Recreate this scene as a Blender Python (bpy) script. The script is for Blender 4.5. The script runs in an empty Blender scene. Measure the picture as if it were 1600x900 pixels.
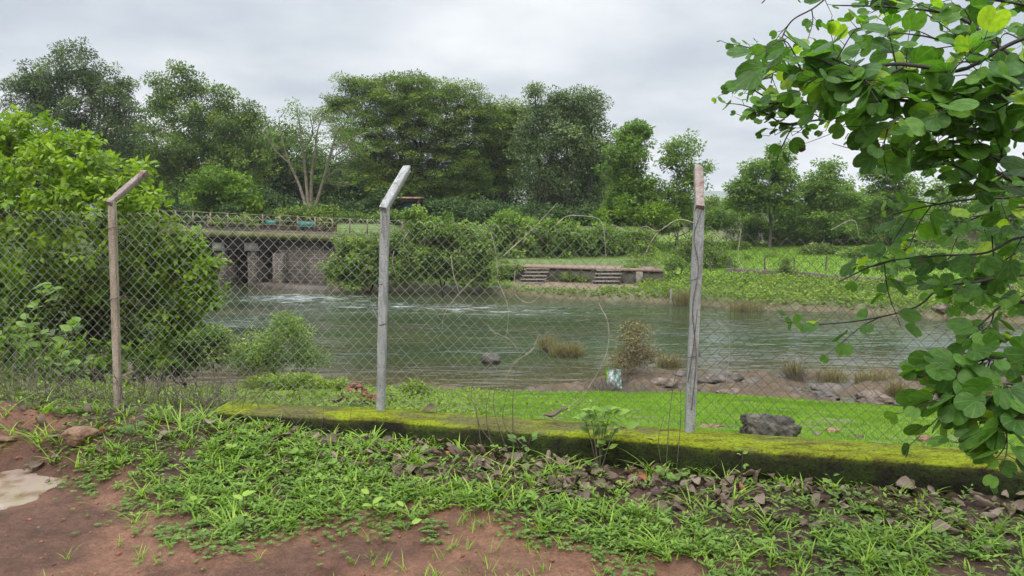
import bpy, bmesh, math
import numpy as np
from mathutils import Vector
R = math.radians
rng = np.random.default_rng(7)
S = bpy.context.scene
COL = S.collection

# ------------------------------------------------------------------ camera
CZ = 1.65; PITCH = R(6.2); F = 1155.0           # F in pixels of a 1600 px wide picture
cd = bpy.data.cameras.new('camera'); cam = bpy.data.objects.new('camera', cd); COL.objects.link(cam)
cam.location = (0, 0, CZ); cam.rotation_euler = (R(90) - PITCH, 0, 0)
cd.sensor_width = 36; cd.lens = 36 * F / 1600; cd.clip_start = .05; cd.clip_end = 12000
S.camera = cam
# ------------------------------------------------------------------ world
SUN_EL, SUN_AZ = 58, 200                        # overcast: a very soft sun high behind the viewer
w = bpy.data.worlds.new('World'); S.world = w; w.use_nodes = True
nt = w.node_tree; nt.nodes.clear()
def N(t, tree, **kw):
    n = tree.nodes.new(t)
    for k, v in kw.items(): setattr(n, k, v)
    return n
out = N('ShaderNodeOutputWorld', nt); bg = N('ShaderNodeBackground', nt); bg.inputs[1].default_value = .1
sky = N('ShaderNodeTexSky', nt, sky_type='NISHITA', sun_disc=False, sun_elevation=R(SUN_EL), sun_rotation=R(SUN_AZ), air_density=2, dust_density=4)
tc = N('ShaderNodeTexCoord', nt); sp = N('ShaderNodeSeparateXYZ', nt); nt.links.new(tc.outputs['Generated'], sp.inputs[0])
def math_node(tree, op, a, b=None, clamp=False):
    n = N('ShaderNodeMath', tree, operation=op, use_clamp=clamp)
    for i, v in enumerate((a, b)):
        if v is None: continue
        if isinstance(v, (int, float)): n.inputs[i].default_value = v
        else: tree.links.new(v, n.inputs[i])
    return n.outputs[0]
zc = math_node(nt, 'ADD', math_node(nt, 'MAXIMUM', sp.outputs[2], 0), .22)
vx = math_node(nt, 'DIVIDE', sp.outputs[0], zc); vy = math_node(nt, 'DIVIDE', sp.outputs[1], zc)
cb = N('ShaderNodeCombineXYZ', nt); nt.links.new(vx, cb.inputs[0]); nt.links.new(vy, cb.inputs[1])
cn = N('ShaderNodeTexNoise', nt); cn.inputs['Scale'].default_value = .8; cn.inputs['Detail'].default_value = 5; cn.inputs['Roughness'].default_value = .5
nt.links.new(cb.outputs[0], cn.inputs['Vector'])
cr = N('ShaderNodeValToRGB', nt); cr.color_ramp.elements[0].position = .38; cr.color_ramp.elements[1].position = .60
cr.color_ramp.elements[0].color = (.49, .55, .63, 1); cr.color_ramp.elements[1].color = (.88, .905, .93, 1)
nt.links.new(cn.outputs[0], cr.inputs[0])
br = N('ShaderNodeMapRange', nt, interpolation_type='SMOOTHSTEP'); br.inputs['From Min'].default_value = .42; br.inputs['From Max'].default_value = .95
br.inputs['To Min'].default_value = 8.6; br.inputs['To Max'].default_value = 46.0
nt.links.new(sp.outputs[2], br.inputs['Value'])
vm = N('ShaderNodeVectorMath', nt, operation='SCALE'); nt.links.new(cr.outputs[0], vm.inputs[0]); nt.links.new(br.outputs[0], vm.inputs['Scale'])
mx = N('ShaderNodeMixRGB', nt); mx.inputs[0].default_value = .93
nt.links.new(sky.outputs[0], mx.inputs[1]); nt.links.new(vm.outputs[0], mx.inputs[2])
nt.links.new(mx.outputs[0], bg.inputs[0]); nt.links.new(bg.outputs[0], out.inputs[0])
sd = bpy.data.lights.new('sun', 'SUN'); sd.energy = 1.5; sd.angle = R(30); sd.color = (1, .96, .88)
so = bpy.data.objects.new('sun', sd); COL.objects.link(so); so.rotation_euler = (R(90 - SUN_EL), 0, R(180 - SUN_AZ))
so.location = (0, -20, 40)
S.view_settings.view_transform = 'Standard'; S.view_settings.look = 'None'; S.view_settings.gamma = 1
S.view_settings.use_curve_mapping = False; S.view_settings.exposure = 0.38
S.render.engine = 'CYCLES'
S.cycles.use_denoising = True
S.cycles.max_bounces = 6; S.cycles.diffuse_bounces = 3; S.cycles.glossy_bounces = 3; S.cycles.transmission_bounces = 4
S.cycles.transparent_max_bounces = 8; S.cycles.volume_bounces = 0; S.cycles.caustics_reflective = False; S.cycles.caustics_refractive = False
S.cycles.use_adaptive_sampling = True; S.cycles.adaptive_threshold = .02

# ------------------------------------------------------------------ rays: a pixel of the 1600x900 photo to a place
ct, st = math.cos(PITCH), math.sin(PITCH)
def ray(px, py):
    a = (px - 800) / F; b = (450 - py) / F
    return np.array([a, b * st + ct, b * ct - st])
def P(px, py, Y):
    d = ray(px, py); return np.array([0, 0, CZ]) + d * (Y / d[1])
def G(px, py, z=0.):
    d = ray(px, py); return np.array([0, 0, CZ]) + d * ((z - CZ) / d[2])
def proj(p):
    p = np.asarray(p) - np.array([0, 0, CZ]); x = p[..., 0]; y = p[..., 1]; z = p[..., 2]
    dep = y * ct - z * st; up = y * st + z * ct
    return 800 + F * x / dep, 450 - F * up / dep

# ------------------------------------------------------------------ noise
def _h(ix, iy, seed):
    n = (ix.astype(np.int64) * 374761393 + iy.astype(np.int64) * 668265263 + seed * 1442695041) & 0xffffffff
    n = ((n ^ (n >> 13)) * 1274126177) & 0xffffffff
    return ((n ^ (n >> 16)) & 0xffff) / 65535.
def vnoise(x, y, seed=0):
    x = np.asarray(x, float); y = np.asarray(y, float)
    ix = np.floor(x); iy = np.floor(y); fx = x - ix; fy = y - iy
    fx = fx * fx * (3 - 2 * fx); fy = fy * fy * (3 - 2 * fy)
    ix = ix.astype(np.int64); iy = iy.astype(np.int64)
    a = _h(ix, iy, seed); b = _h(ix + 1, iy, seed); c = _h(ix, iy + 1, seed); d = _h(ix + 1, iy + 1, seed)
    return (a * (1 - fx) + b * fx) * (1 - fy) + (c * (1 - fx) + d * fx) * fy
def fbm(x, y, seed=0, o=4):
    s = 0; a = .5; t = 0
    for i in range(o):
        s = s + a * vnoise(x * 2 ** i, y * 2 ** i, seed + i * 17); t += a; a *= .5
    return s / t
def sm(a, b, x): 
    t = np.clip((np.asarray(x, float) - a) / (b - a), 0, 1); return t * t * (3 - 2 * t)
def lerp(a, b, t): return a + (b - a) * t

# ------------------------------------------------------------------ fence line and terrain height
BT = .27
PB = [G(184, 624, BT), G(594, 639, BT), G(1077, 673, BT)]       # the three post feet
_fx = np.array([PB[0][0], PB[1][0], PB[2][0]]); _fy = np.array([PB[0][1], PB[1][1], PB[2][1]])
_sl = (_fy[1] - _fy[0]) / (_fx[1] - _fx[0]); _sr = (_fy[2] - _fy[1]) / (_fx[2] - _fx[1])
_FX = np.array([-8.]+list(_fx)+[6.]); _FY = np.array([_fy[0] + _sl * (-8 - _fx[0])]+list(_fy)+[_fy[2] + _sr * (6 - _fx[2])])
def fence_y(x): return np.interp(x, _FX, _FY)
def bw(x): return np.interp(x, [-3, -1, 1.2, 3], [.2, .24, .29, .28])   # width of the kerb wall
WZ = -2.6
def yS(x): return np.interp(x, [-24, -22, -12, -7.8, -3, 0, 4, 8.4, 12, 40], [398, 40.5, 20, 15.8, 15.8, 16, 16, 14.6, 13.5, 13])
def yE(x): return np.interp(x, [-24, -22, -12, -7.8, -3.1, 0, 2.1, 3.4, 6.2, 9.8, 14, 40], [400, 42, 22, 17.4, 17.4, 17.0, 17.4, 19.0, 18.3, 18.2, 18, 17]) + .8 * (fbm(np.asarray(x) * .9, np.asarray(x) * 0, 5) - .5)
def yfar(x): return np.interp(x, [-10.2, -9.8, -9.3, -5.9, -.6, 2.1, 7, 10.6, 13, 15.9, 18.5, 30], [400, 38, 37.8, 37.6, 36.3, 34.2, 32.5, 30.4, 30.1, 28, 27, 24]) + .9 * (fbm(np.asarray(x) * .6, np.asarray(x) * 0 + 3, 9) - .5)
PUD = [(G(-25, 766), .41, .36)]
def height(x, y):
    x = np.asarray(x, float); y = np.asarray(y, float)
    yf = fence_y(x) - bw(x)
    near = .05 * (fbm(x * .8, y * .8, 1) - .5) + .028 * (fbm(x * 5, y * 5, 2) - .5) + .034 * (fbm(x * 15, y * 15, 3, 3) - .5)
    amp = np.interp(x, [-4, -2.2, -1.2, 1, 3], [.25, .25, .15, .10, .075])
    st_ = np.interp(x, [-3, -1.4], [-.52, -1.25]); near = near + amp * sm(0, 1, (y - yf - st_) / (-.1 - st_))
    near = near + .03 * (vnoise(x * 9, y * 9, 23) - .5) * np.exp(-((x - PUD[0][0][0]) ** 2 + (y - PUD[0][0][1]) ** 2) * 4)
    near = near + .09 * (fbm(x * 6, y * 6, 21, 3) - .5) * sm(-1.6, -1.0, -np.abs(x + 3.6)) * sm(-.9, -.4, y - yf)
    for c, rx, ry in PUD:
        q = ((x - c[0] + .05) / rx) ** 2 + ((y - c[1]) / ry) ** 2
        near = near * (1 - .8 * np.exp(-q * .7)) - .052 * np.exp(-q ** 2 * .6)
    ys = yS(x); ye = yE(x)
    t = np.clip((y - yf - .2) / (ys - yf - .2), 0, 1)
    rough = np.where(x < -.6, .22, .07)
    z0 = np.where(x < -1.5, .22, .12)
    bank = lerp(z0, -2.42, t) + rough * (fbm(x * 1.1, y * 1.1, 31) - .5) * sm(0, .15, t) + .03 * (fbm(x * 7, y * 7, 33) - .5)
    sh = sm(0, .35, y - ys)
    shelf = -2.57 + .46 * (fbm(x * 1.3, y * 2.4, 41, 5) - .47) * np.where(x > 1.5, 1.25, .7) + .06 * (fbm(x * 9, y * 9, 43) - .5)
    bank = lerp(bank, shelf, sh)
    z = np.where(y < yf + .05, near, lerp(near, bank, sm(.0, .25, y - yf)))
    bed = -3.6
    z = lerp(z, bed, sm(0, 1.6, y - ye))
    # far bank
    s = y - yfar(x)
    g = -2.6 + .42 * sm(-.1, .7, s) + .10 * (fbm(x * .9, y * .9, 51) - .5) * sm(0, 2, s)
    right = g + .35 * sm(.5, 7, s) + .75 * sm(7, 30, s) + (2.3 + .5 * (fbm(x * .3, y * .1, 55) - .5)) * sm(59, 65, y + .9 * np.sin(x * .35))
    mid = g + 1.0 * sm(39.5, 40.2, y) + 1.6 * sm(41.5, 46, y)
    left = g + 2.6 * sm(38.3, 41, y) + .3 * sm(.2, 1.6, s)
    far = np.where(x > 8, right, mid)
    k = sm(7.6, 10, x); far = lerp(mid, right, k)
    k = sm(-7.5, -4.5, x); far = lerp(left, far, k)
    z = np.where(s > -.1, np.maximum(far, -3.6), z)
    z = np.where(x < -9, lerp(z, .45 + 0 * z, sm(44.5, 47.5, y)), z)
    z = np.where(y > 90, lerp(z, .4, sm(90, 140, y)), z)
    return z

# ------------------------------------------------------------------ mesh helpers
MATS = {}
def obj_props(o, label=None, cat=None, group=None, kind=None):
    if label: o['label'] = label
    if cat: o['category'] = cat
    if group: o['group'] = group
    if kind: o['kind'] = kind
    return o
def empty(name, loc, label, cat, group=None):
    o = bpy.data.objects.new(name, None); COL.objects.link(o); o.location = tuple(loc); o.empty_display_size = .2
    return obj_props(o, label, cat, group)
def mesh_np(name, V, Fc, mat, parent=None, attrs=None, smooth=False, cattr=None):
    """V (n,3) world points, Fc an (m,k) array or a list of such arrays."""
    V = np.asarray(V, float)
    org = np.zeros(3); q_ = parent
    while q_ is not None: org = org + np.array(q_.location); q_ = q_.parent
    if parent is None:
        org = np.array([V[:, 0].mean(), V[:, 1].mean(), V[:, 2].min()])
    V = V - org
    if not isinstance(Fc, list): Fc = [Fc]
    Fc = [f for f in Fc if len(f)]
    me = bpy.data.meshes.new(name)
    nl = sum(f.size for f in Fc); nf = sum(len(f) for f in Fc)
    me.vertices.add(len(V)); me.vertices.foreach_set('co', V.astype(np.float32).ravel())
    me.loops.add(nl); me.loops.foreach_set('vertex_index', np.concatenate([f.ravel() for f in Fc]).astype(np.int32))
    tot = np.concatenate([np.full(len(f), f.shape[1]) for f in Fc]).astype(np.int32)
    me.polygons.add(nf); me.polygons.foreach_set('loop_start', np.concatenate([[0], np.cumsum(tot)[:-1]]).astype(np.int32))
    me.polygons.foreach_set('loop_total', tot)
    me.update(calc_edges=True)
    if smooth: me.polygons.foreach_set('use_smooth', np.ones(nf, bool))
    for k, (dom, arr) in (attrs or {}).items():
        a = me.attributes.new(k, 'FLOAT', dom); a.data.foreach_set('value', np.asarray(arr, np.float32))
    if cattr is not None:
        a = me.color_attributes.new('col', 'FLOAT_COLOR', 'POINT')
        a.data.foreach_set('color', np.concatenate([cattr, np.ones((len(cattr), 1))], 1).astype(np.float32).ravel())
    me.validate(clean_customdata=False)
    me.materials.append(mat)
    o = bpy.data.objects.new(name, me); COL.objects.link(o)
    if parent is not None: o.parent = parent
    else: o.location = tuple(org)
    return o
def norm(v): return v / np.maximum(np.linalg.norm(v, axis=-1, keepdims=True), 1e-9)
def scatter(T, TF, pos, X, Z, s):
    """copies of template T (k,3): x along X, z along Z; s scale (n,) or (n,3)."""
    X = norm(X); Z = norm(Z - X * (X * Z).sum(-1, keepdims=True)); Y = np.cross(Z, X)
    s = np.asarray(s, float); s = s[:, None] * np.ones(3) if s.ndim == 1 else s
    V = (pos[:, None, :] + T[None, :, 0:1] * (X * s[:, 0:1])[:, None, :] + T[None, :, 1:2] * (Y * s[:, 1:2])[:, None, :]
         + T[None, :, 2:3] * (Z * s[:, 2:3])[:, None, :])
    n, k = len(pos), len(T)
    Fs = [(tf[None, :, :] + (np.arange(n) * k)[:, None, None]).reshape(-1, tf.shape[1]) for tf in (TF if isinstance(TF, list) else [TF])]
    return V.reshape(-1, 3), Fs
def fattr(vals, TF):   # per-copy value spread over that copy's faces, in the face order of scatter
    TF = TF if isinstance(TF, list) else [TF]
    return np.concatenate([np.repeat(vals, len(tf)) for tf in TF])
def randdir(n): return norm(rng.normal(size=(n, 3)))
# leaf templates (length 1 along x)
T_leaf = np.array([[0, 0, 0], [.45, .28, .07], [1, 0, -.06], [.45, -.28, .07], [.5, 0, 0]])
F_leaf = np.array([[0, 4, 1], [4, 2, 1], [0, 3, 4], [4, 3, 2]])
T_dia = np.array([[0, 0, 0], [.5, .3, .06], [1, 0, 0], [.5, -.3, .06]]); F_dia = np.array([[0, 2, 1], [0, 3, 2]])
T_big = np.array([[0, 0, 0], [.22, .24, .05], [.55, .30, .06], [.85, .14, .0], [1.05, 0, -.1], [.85, -.14, .0], [.55, -.30, .06], [.22, -.24, .05], [.3, 0, 0], [.65, 0, -.01]])
F_big = np.array([[0, 8, 1], [0, 7, 8], [3, 9, 4], [5, 4, 9]]); F_big4 = np.array([[8, 9, 2, 1], [9, 8, 7, 6]]); F_big3 = np.array([[9, 3, 2], [9, 6, 5]])
F_BIG = [np.concatenate([F_big, F_big3]), F_big4]
def tube(pts, rad, k=6, cap=False):
    pts = np.asarray(pts, float); n = len(pts); rad = np.broadcast_to(np.asarray(rad, float), (n,))
    tg = np.gradient(pts, axis=0); tg = norm(tg)
    ref = np.array([0, 0, 1.]) if abs(tg[:, 2]).mean() < .8 else np.array([0, 1., 0])
    A = norm(np.cross(tg, ref)); B = np.cross(tg, A)
    th = np.arange(k) * 2 * np.pi / k
    V = pts[:, None, :] + rad[:, None, None] * (np.cos(th)[None, :, None] * A[:, None, :] + np.sin(th)[None, :, None] * B[:, None, :])
    i = np.arange(n - 1)[:, None] * k; j = np.arange(k)[None, :]; j2 = (j + 1) % k
    Fq = np.stack([i + j, i + j2, i + k + j2, i + k + j], -1).reshape(-1, 4)
    return V.reshape(-1, 3), Fq
class MB:
    def __init__(s): s.V = []; s.Q = []; s.T = []; s.n = 0; s.vals_q = []; s.vals_t = []
    def add(s, V, Fs, v=None):
        Fs = Fs if isinstance(Fs, list) else [Fs]
        for f in Fs:
            f = np.asarray(f)
            if f.shape[1] == 4: s.Q.append(f + s.n); s.vals_q.append(np.full(len(f), .5 if v is None else v))
            else: s.T.append(f + s.n); s.vals_t.append(np.full(len(f), .5 if v is None else v))
        s.V.append(V); s.n += len(V); return s
    def tube(s, pts, r, k=6, v=None): return s.add(*tube(pts, r, k), v=v)
    def box(s, c, h, ax=None, v=None):     # centre, half sizes, axes rows
        c = np.asarray(c, float); h = np.asarray(h, float); ax = np.eye(3) if ax is None else np.asarray(ax)
        q = np.array([[x, y, z] for z in (-1, 1) for y in (-1, 1) for x in (-1, 1)], float) * h
        return s.add(c + q @ ax, np.array([[0, 2, 3, 1], [4, 5, 7, 6], [0, 1, 5, 4], [2, 6, 7, 3], [0, 4, 6, 2], [1, 3, 7, 5]]), v)
    def build(s, name, mat, parent=None, smooth=False):
        Fs = []; vals = []
        if s.Q: Fs.append(np.concatenate(s.Q)); vals.append(np.concatenate(s.vals_q))
        if s.T: Fs.append(np.concatenate(s.T)); vals.append(np.concatenate(s.vals_t))
        return mesh_np(name, np.concatenate(s.V), Fs, mat, parent, {'v': ('FACE', np.concatenate(vals))}, smooth)
def spline(pts, n):
    """Catmull-Rom through pts."""
    p = np.asarray(pts, float); p = np.concatenate([[2 * p[0] - p[1]], p, [2 * p[-1] - p[-2]]]); m = len(p) - 3
    t = np.linspace(0, m - 1e-6, n); i = t.astype(int); f = (t - i)[:, None]
    a, b, c, d = p[i], p[i + 1], p[i + 2], p[i + 3]
    return .5 * (2 * b + (c - a) * f + (2 * a - 5 * b + 4 * c - d) * f ** 2 + (3 * b - a - 3 * c + d) * f ** 3)

# ------------------------------------------------------------------ materials
def new_mat(name):
    m = bpy.data.materials.new(name); m.use_nodes = True; t = m.node_tree; t.nodes.clear()
    o = N('ShaderNodeOutputMaterial', t); b = N('ShaderNodeBsdfPrincipled', t); t.links.new(b.outputs[0], o.inputs[0])
    return m, t, o, b
def ramp(t, src, stops):
    r = N('ShaderNodeValToRGB', t); e = r.color_ramp.elements
    while len(e) < len(stops): e.new(.5)
    for k, (p, c) in enumerate(stops): e[k].position = p; e[k].color = (*c, 1)
    t.links.new(src, r.inputs[0]); return r.outputs[0]
def noise(t, scale, detail=4, rough=.6, coord='Object', vec=None, dist=0):
    n = N('ShaderNodeTexNoise', t); n.inputs['Scale'].default_value = scale; n.inputs['Detail'].default_value = detail
    n.inputs['Roughness'].default_value = rough; n.inputs['Distortion'].default_value = dist
    if vec is None: vec = N('ShaderNodeTexCoord', t).outputs[coord]
    t.links.new(vec, n.inputs['Vector']); return n.outputs[0]
def geo_pos(t, sc=None):
    g = N('ShaderNodeNewGeometry', t).outputs['Position']
    if sc is None: return g
    m = N('ShaderNodeMapping', t); m.inputs['Scale'].default_value = sc; t.links.new(g, m.inputs[0]); return m.outputs[0]
def bump(t, b, h, strength=.5, dist=.02):
    n = N('ShaderNodeBump', t); n.inputs['Strength'].default_value = strength; n.inputs['Distance'].default_value = dist
    t.links.new(h, n.inputs['Height']); t.links.new(n.outputs[0], b.inputs['Normal'])
def mixc(t, fac, a, b, mode='MIX'):
    m = N('ShaderNodeMixRGB', t, blend_type=mode)
    for i, v in ((0, fac), (1, a), (2, b)):
        if isinstance(v, (int, float)): m.inputs[i].default_value = v
        elif isinstance(v, tuple): m.inputs[i].default_value = (*v, 1)
        else: t.links.new(v, m.inputs[i])
    return m.outputs[0]
def leaf_mat(name, stops, trans=.35, rough=.55, spec=.18):
    m, t, o, b = new_mat(name)
    a = N('ShaderNodeAttribute', t); a.attribute_name = 'v'
    c = ramp(t, a.outputs['Fac'], stops)
    t.links.new(c, b.inputs['Base Color']); b.inputs['Roughness'].default_value = rough; b.inputs['Specular IOR Level'].default_value = spec
    tr = N('ShaderNodeBsdfTranslucent', t); c2 = mixc(t, 1., c, (1.25, 1.35, .55), 'MULTIPLY'); t.links.new(c2, tr.inputs[0])
    mxs = N('ShaderNodeMixShader', t); mxs.inputs[0].default_value = trans
    t.links.new(b.outputs[0], mxs.inputs[1]); t.links.new(tr.outputs[0], mxs.inputs[2]); t.links.new(mxs.outputs[0], o.inputs[0])
    return m
def simple_mat(name, c1, c2, scale=8, rough=.8, bs=.4, bd=.01, detail=5, pos=(.35, .65), metal=0, spec=.4):
    m, t, o, b = new_mat(name)
    n = noise(t, scale, detail, .65, vec=geo_pos(t)); c = ramp(t, n, [(pos[0], c1), (pos[1], c2)])
    t.links.new(c, b.inputs['Base Color']); b.inputs['Roughness'].default_value = rough; b.inputs['Metallic'].default_value = metal
    b.inputs['Specular IOR Level'].default_value = spec
    n2 = noise(t, scale * 3, 4, .6, vec=geo_pos(t)); bump(t, b, n2, bs, bd); return m
M = MATS
M['tree_grey'] = leaf_mat('foliage_grey_green', [(0, (0.049, 0.083, 0.030)), (.5, (0.091, 0.137, 0.048)), (1, (0.170, 0.217, 0.075))], .25)
M['tree_mid'] = leaf_mat('foliage_mid', [(0, (0.057, 0.101, 0.020)), (.5, (0.109, 0.177, 0.034)), (1, (0.223, 0.287, 0.058))], .3)
M['tree_rain'] = leaf_mat('foliage_rain', [(0, (0.068, 0.114, 0.020)), (.5, (0.126, 0.195, 0.031)), (1, (0.230, 0.299, 0.047))], .3)
M['tree_banyan'] = leaf_mat('foliage_banyan', [(0, (0.046, 0.086, 0.025)), (.5, (0.094, 0.150, 0.041)), (1, (0.229, 0.288, 0.102))], .25, .4, .5)
M['tree_light'] = leaf_mat('foliage_light', [(0, (0.075, 0.144, 0.023)), (.5, (0.128, 0.216, 0.037)), (1, (0.210, 0.302, 0.059))], .4)
M['tree_dark'] = leaf_mat('foliage_dark', [(0, (0.030, 0.062, 0.017)), (.5, (0.055, 0.101, 0.026)), (1, (0.112, 0.166, 0.041))], .2)
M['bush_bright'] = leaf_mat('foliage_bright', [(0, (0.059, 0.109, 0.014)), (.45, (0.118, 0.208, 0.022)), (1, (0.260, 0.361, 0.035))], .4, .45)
M['creeper'] = leaf_mat('foliage_creeper', [(0, (0.073, 0.131, 0.024)), (.5, (0.139, 0.223, 0.041)), (1, (0.260, 0.353, 0.070))], .35)
M['cover'] = leaf_mat('foliage_cover', [(0, (0.083, 0.119, 0.022)), (.5, (0.146, 0.223, 0.027)), (1, (0.278, 0.356, 0.049))], .35)
M['grass'] = leaf_mat('grass_blades', [(0, (0.094, 0.160, 0.022)), (.5, (0.174, 0.296, 0.039)), (1, (0.322, 0.444, 0.066))], .4)
M['weed'] = leaf_mat('weed_leaves', [(0, (0.069, 0.123, 0.029)), (.5, (0.138, 0.234, 0.046)), (1, (0.275, 0.394, 0.069))], .4)
M['lawn'] = leaf_mat('lawn_blades', [(0, (.085, .16, .014)), (.5, (.15, .27, .020)), (1, (.23, .36, .04))], .4)
M['bauhinia'] = leaf_mat('bauhinia_leaves', [(0, (0.029, 0.081, 0.014)), (.5, (0.075, 0.182, 0.025)), (.9, (0.145, 0.297, 0.032)), (1, (0.275, 0.405, 0.034))], .50, .5, .28)
def veins():
    m = M['bauhinia']; t = m.node_tree; b = [n for n in t.nodes if n.type == 'BSDF_PRINCIPLED'][0]; rp = [n for n in t.nodes if n.type == 'VALTORGB'][0]
    ax_ = N('ShaderNodeAttribute', t); ax_.attribute_name = 'lx'; ay = N('ShaderNodeAttribute', t); ay.attribute_name = 'ly'
    ang = math_node(t, 'ARCTAN2', ay.outputs['Fac'], math_node(t, 'ADD', ax_.outputs['Fac'], .03)); w_ = math_node(t, 'POWER', math_node(t, 'ABSOLUTE', math_node(t, 'COSINE', math_node(t, 'MULTIPLY', ang, 7.5))), 26.)
    mot = noise(t, 60, 3, .6, vec=geo_pos(t)); c = mixc(t, 1., rp.outputs[0], ramp(t, mot, [(.3, (.72, .74, .7)), (.7, (1.25, 1.2, 1.2))]), 'MULTIPLY')
    c = mixc(t, math_node(t, 'MULTIPLY', w_, .32), c, (.20, .30, .08))
    spot = noise(t, 28, 2, .5, vec=geo_pos(t)); c = mixc(t, ramp(t, spot, [(.71, (0, 0, 0)), (.74, (1, 1, 1))]), c, (.13, .075, .03))
    for l in list(t.links):
        if l.from_node == rp: t.links.new(c, l.to_socket) if l.to_node.type in ('BSDF_PRINCIPLED',) or l.to_socket.name == 'Color1' and l.to_node.outputs[0].links and l.to_node.outputs[0].links[0].to_node.type == 'BSDF_TRANSLUCENT' else None
    bump(t, b, math_node(t, 'ADD', w_, mot), .35, .002)
veins()
M['dry_grass'] = leaf_mat('dry_grass_blades', [(0, (.10, .075, .045)), (.5, (.20, .16, .085)), (1, (.25, .25, .10))], .3)
M['dead_leaf'] = leaf_mat('dead_leaves', [(0, (.050, .034, .023)), (.5, (.13, .095, .07)), (.9, (.22, .17, .13)), (1, (.28, .12, .05))], .12, .7)
M['bark_dark'] = simple_mat('bark_dark', (.02, .016, .012), (.055, .045, .035), 6)
M['bark_pale'] = simple_mat('bark_pale', (.13, .10, .078), (.27, .21, .165), 5)
M['bark_grey'] = simple_mat('bark_grey', (.05, .045, .035), (.13, .11, .09), 8)
M['twig'] = simple_mat('twig', (.06, .045, .035), (.15, .12, .09), 30)
M['dry_vine'] = simple_mat('dry_vine', (.20, .16, .12), (.42, .37, .30), 25)
M['rust'] = simple_mat('rusty_pipe', (.12, .08, .05), (.28, .235, .16), 5)
M['brown_rock'] = simple_mat('brown_rock', (.045, .032, .024), (.17, .125, .09), 7, .75, .8, .02)
M['grey_rock'] = simple_mat('grey_rock', (.014, .012, .009), (.095, .082, .062), 9, .8, .9, .02)
M['red_rock'] = simple_mat('laterite', (.09, .045, .028), (.24, .14, .09), 14, .85, 1, .02)
M['red_clay'] = simple_mat('red_clay', (.08, .028, .016), (.22, .085, .045), 10, .8, 1, .02)
M['wet_rock'] = simple_mat('wet_rock', (.022, .017, .012), (.105, .080, .058), 5, .5, .8, .02)

# terrain: vertex colour times fine grain
def ground_mat():
    m, t, o, b = new_mat('earth_and_mud')
    a = N('ShaderNodeAttribute', t); a.attribute_name = 'col'
    p = geo_pos(t)
    n1 = noise(t, 9, 6, .65, vec=p); n2 = noise(t, 55, 5, .7, vec=p)
    c = mixc(t, 1., a.outputs['Color'], ramp(t, n1, [(.3, (.62, .60, .58)), (.7, (1.3, 1.3, 1.3))]), 'MULTIPLY')
    c = mixc(t, 1., c, ramp(t, n2, [(.3, (.65, .62, .6)), (.68, (1.3, 1.32, 1.35))]), 'MULTIPLY')
    t.links.new(c, b.inputs['Base Color'])
    n3 = noise(t, 3.5, 4, .6, vec=p)
    t.links.new(ramp(t, n3, [(.38, (.30,) * 3), (.6, (.75,) * 3)]), b.inputs['Roughness'])
    b.inputs['Specular IOR Level'].default_value = .22
    s = math_node(t, 'ADD', math_node(t, 'MULTIPLY', n1, .5), math_node(t, 'MULTIPLY', n2, .3)); bump(t, b, s, 1., .035)
    return m
M['ground'] = ground_mat()
def water_mat():
    m, t, o, b = new_mat('river_water')
    a = N('ShaderNodeAttribute', t); a.attribute_name = 'foam'; d = N('ShaderNodeAttribute', t); d.attribute_name = 'silt'
    fl = geo_pos(t, (.35, 1.3, 1))                               # ripples drawn out along the river
    n1 = noise(t, 1.9, 2, .5, vec=fl, dist=.5); n2 = noise(t, 5, 2, .5, vec=fl); n3 = noise(t, .35, 3, .5, vec=fl)
    base = mixc(t, d.outputs['Fac'], (.026, .036, .019), (.050, .040, .020))
    base = mixc(t, ramp(t, n3, [(.4, (0, 0, 0)), (.65, (1, 1, 1))]), base, mixc(t, 1., base, (1.25, 1.4, 1.2), 'MULTIPLY'))
    fs = geo_pos(t, (.55, 2.2, 1)); nf = noise(t, 1.9, 7, .72, vec=fs, dist=.8)
    th = math_node(t, 'SUBTRACT', math_node(t, 'ADD', nf, math_node(t, 'MULTIPLY', a.outputs['Fac'], .42)), .74)
    fo = math_node(t, 'MULTIPLY', th, 7., True)
    c = mixc(t, math_node(t, 'MULTIPLY', fo, .55), base, (.55, .60, .60)); t.links.new(c, b.inputs['Base Color'])
    t.links.new(math_node(t, 'ADD', math_node(t, 'MULTIPLY', fo, .5), .035), b.inputs['Roughness'])
    b.inputs['IOR'].default_value = 1.4
    hgt = math_node(t, 'ADD', n1, math_node(t, 'MULTIPLY', n2, .35)); hgt = math_node(t, 'ADD', hgt, math_node(t, 'MULTIPLY', nf, math_node(t, 'MULTIPLY', a.outputs['Fac'], 1.3)))
    bump(t, b, math_node(t, 'MULTIPLY', hgt, ramp(t, noise(t, .32, 4, .6, vec=geo_pos(t, (.5, 1.3, 1))), [(.38, (.12,) * 3), (.62, (1.4,) * 3)])), 1., .052)
    return m
M['water'] = water_mat()
def puddle_mat():
    m, t, o, b = new_mat('puddle_water'); p = geo_pos(t)
    c = ramp(t, noise(t, 5, 4, .5, vec=p), [(.46, (.25, .195, .16)), (.60, (.13, .08, .045))]); t.links.new(c, b.inputs['Base Color'])
    b.inputs['Roughness'].default_value = .03; b.inputs['IOR'].default_value = 1.75
    bump(t, b, noise(t, 8, 2, .4, vec=p), .05, .01); return m
M['puddle'] = puddle_mat()
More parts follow.
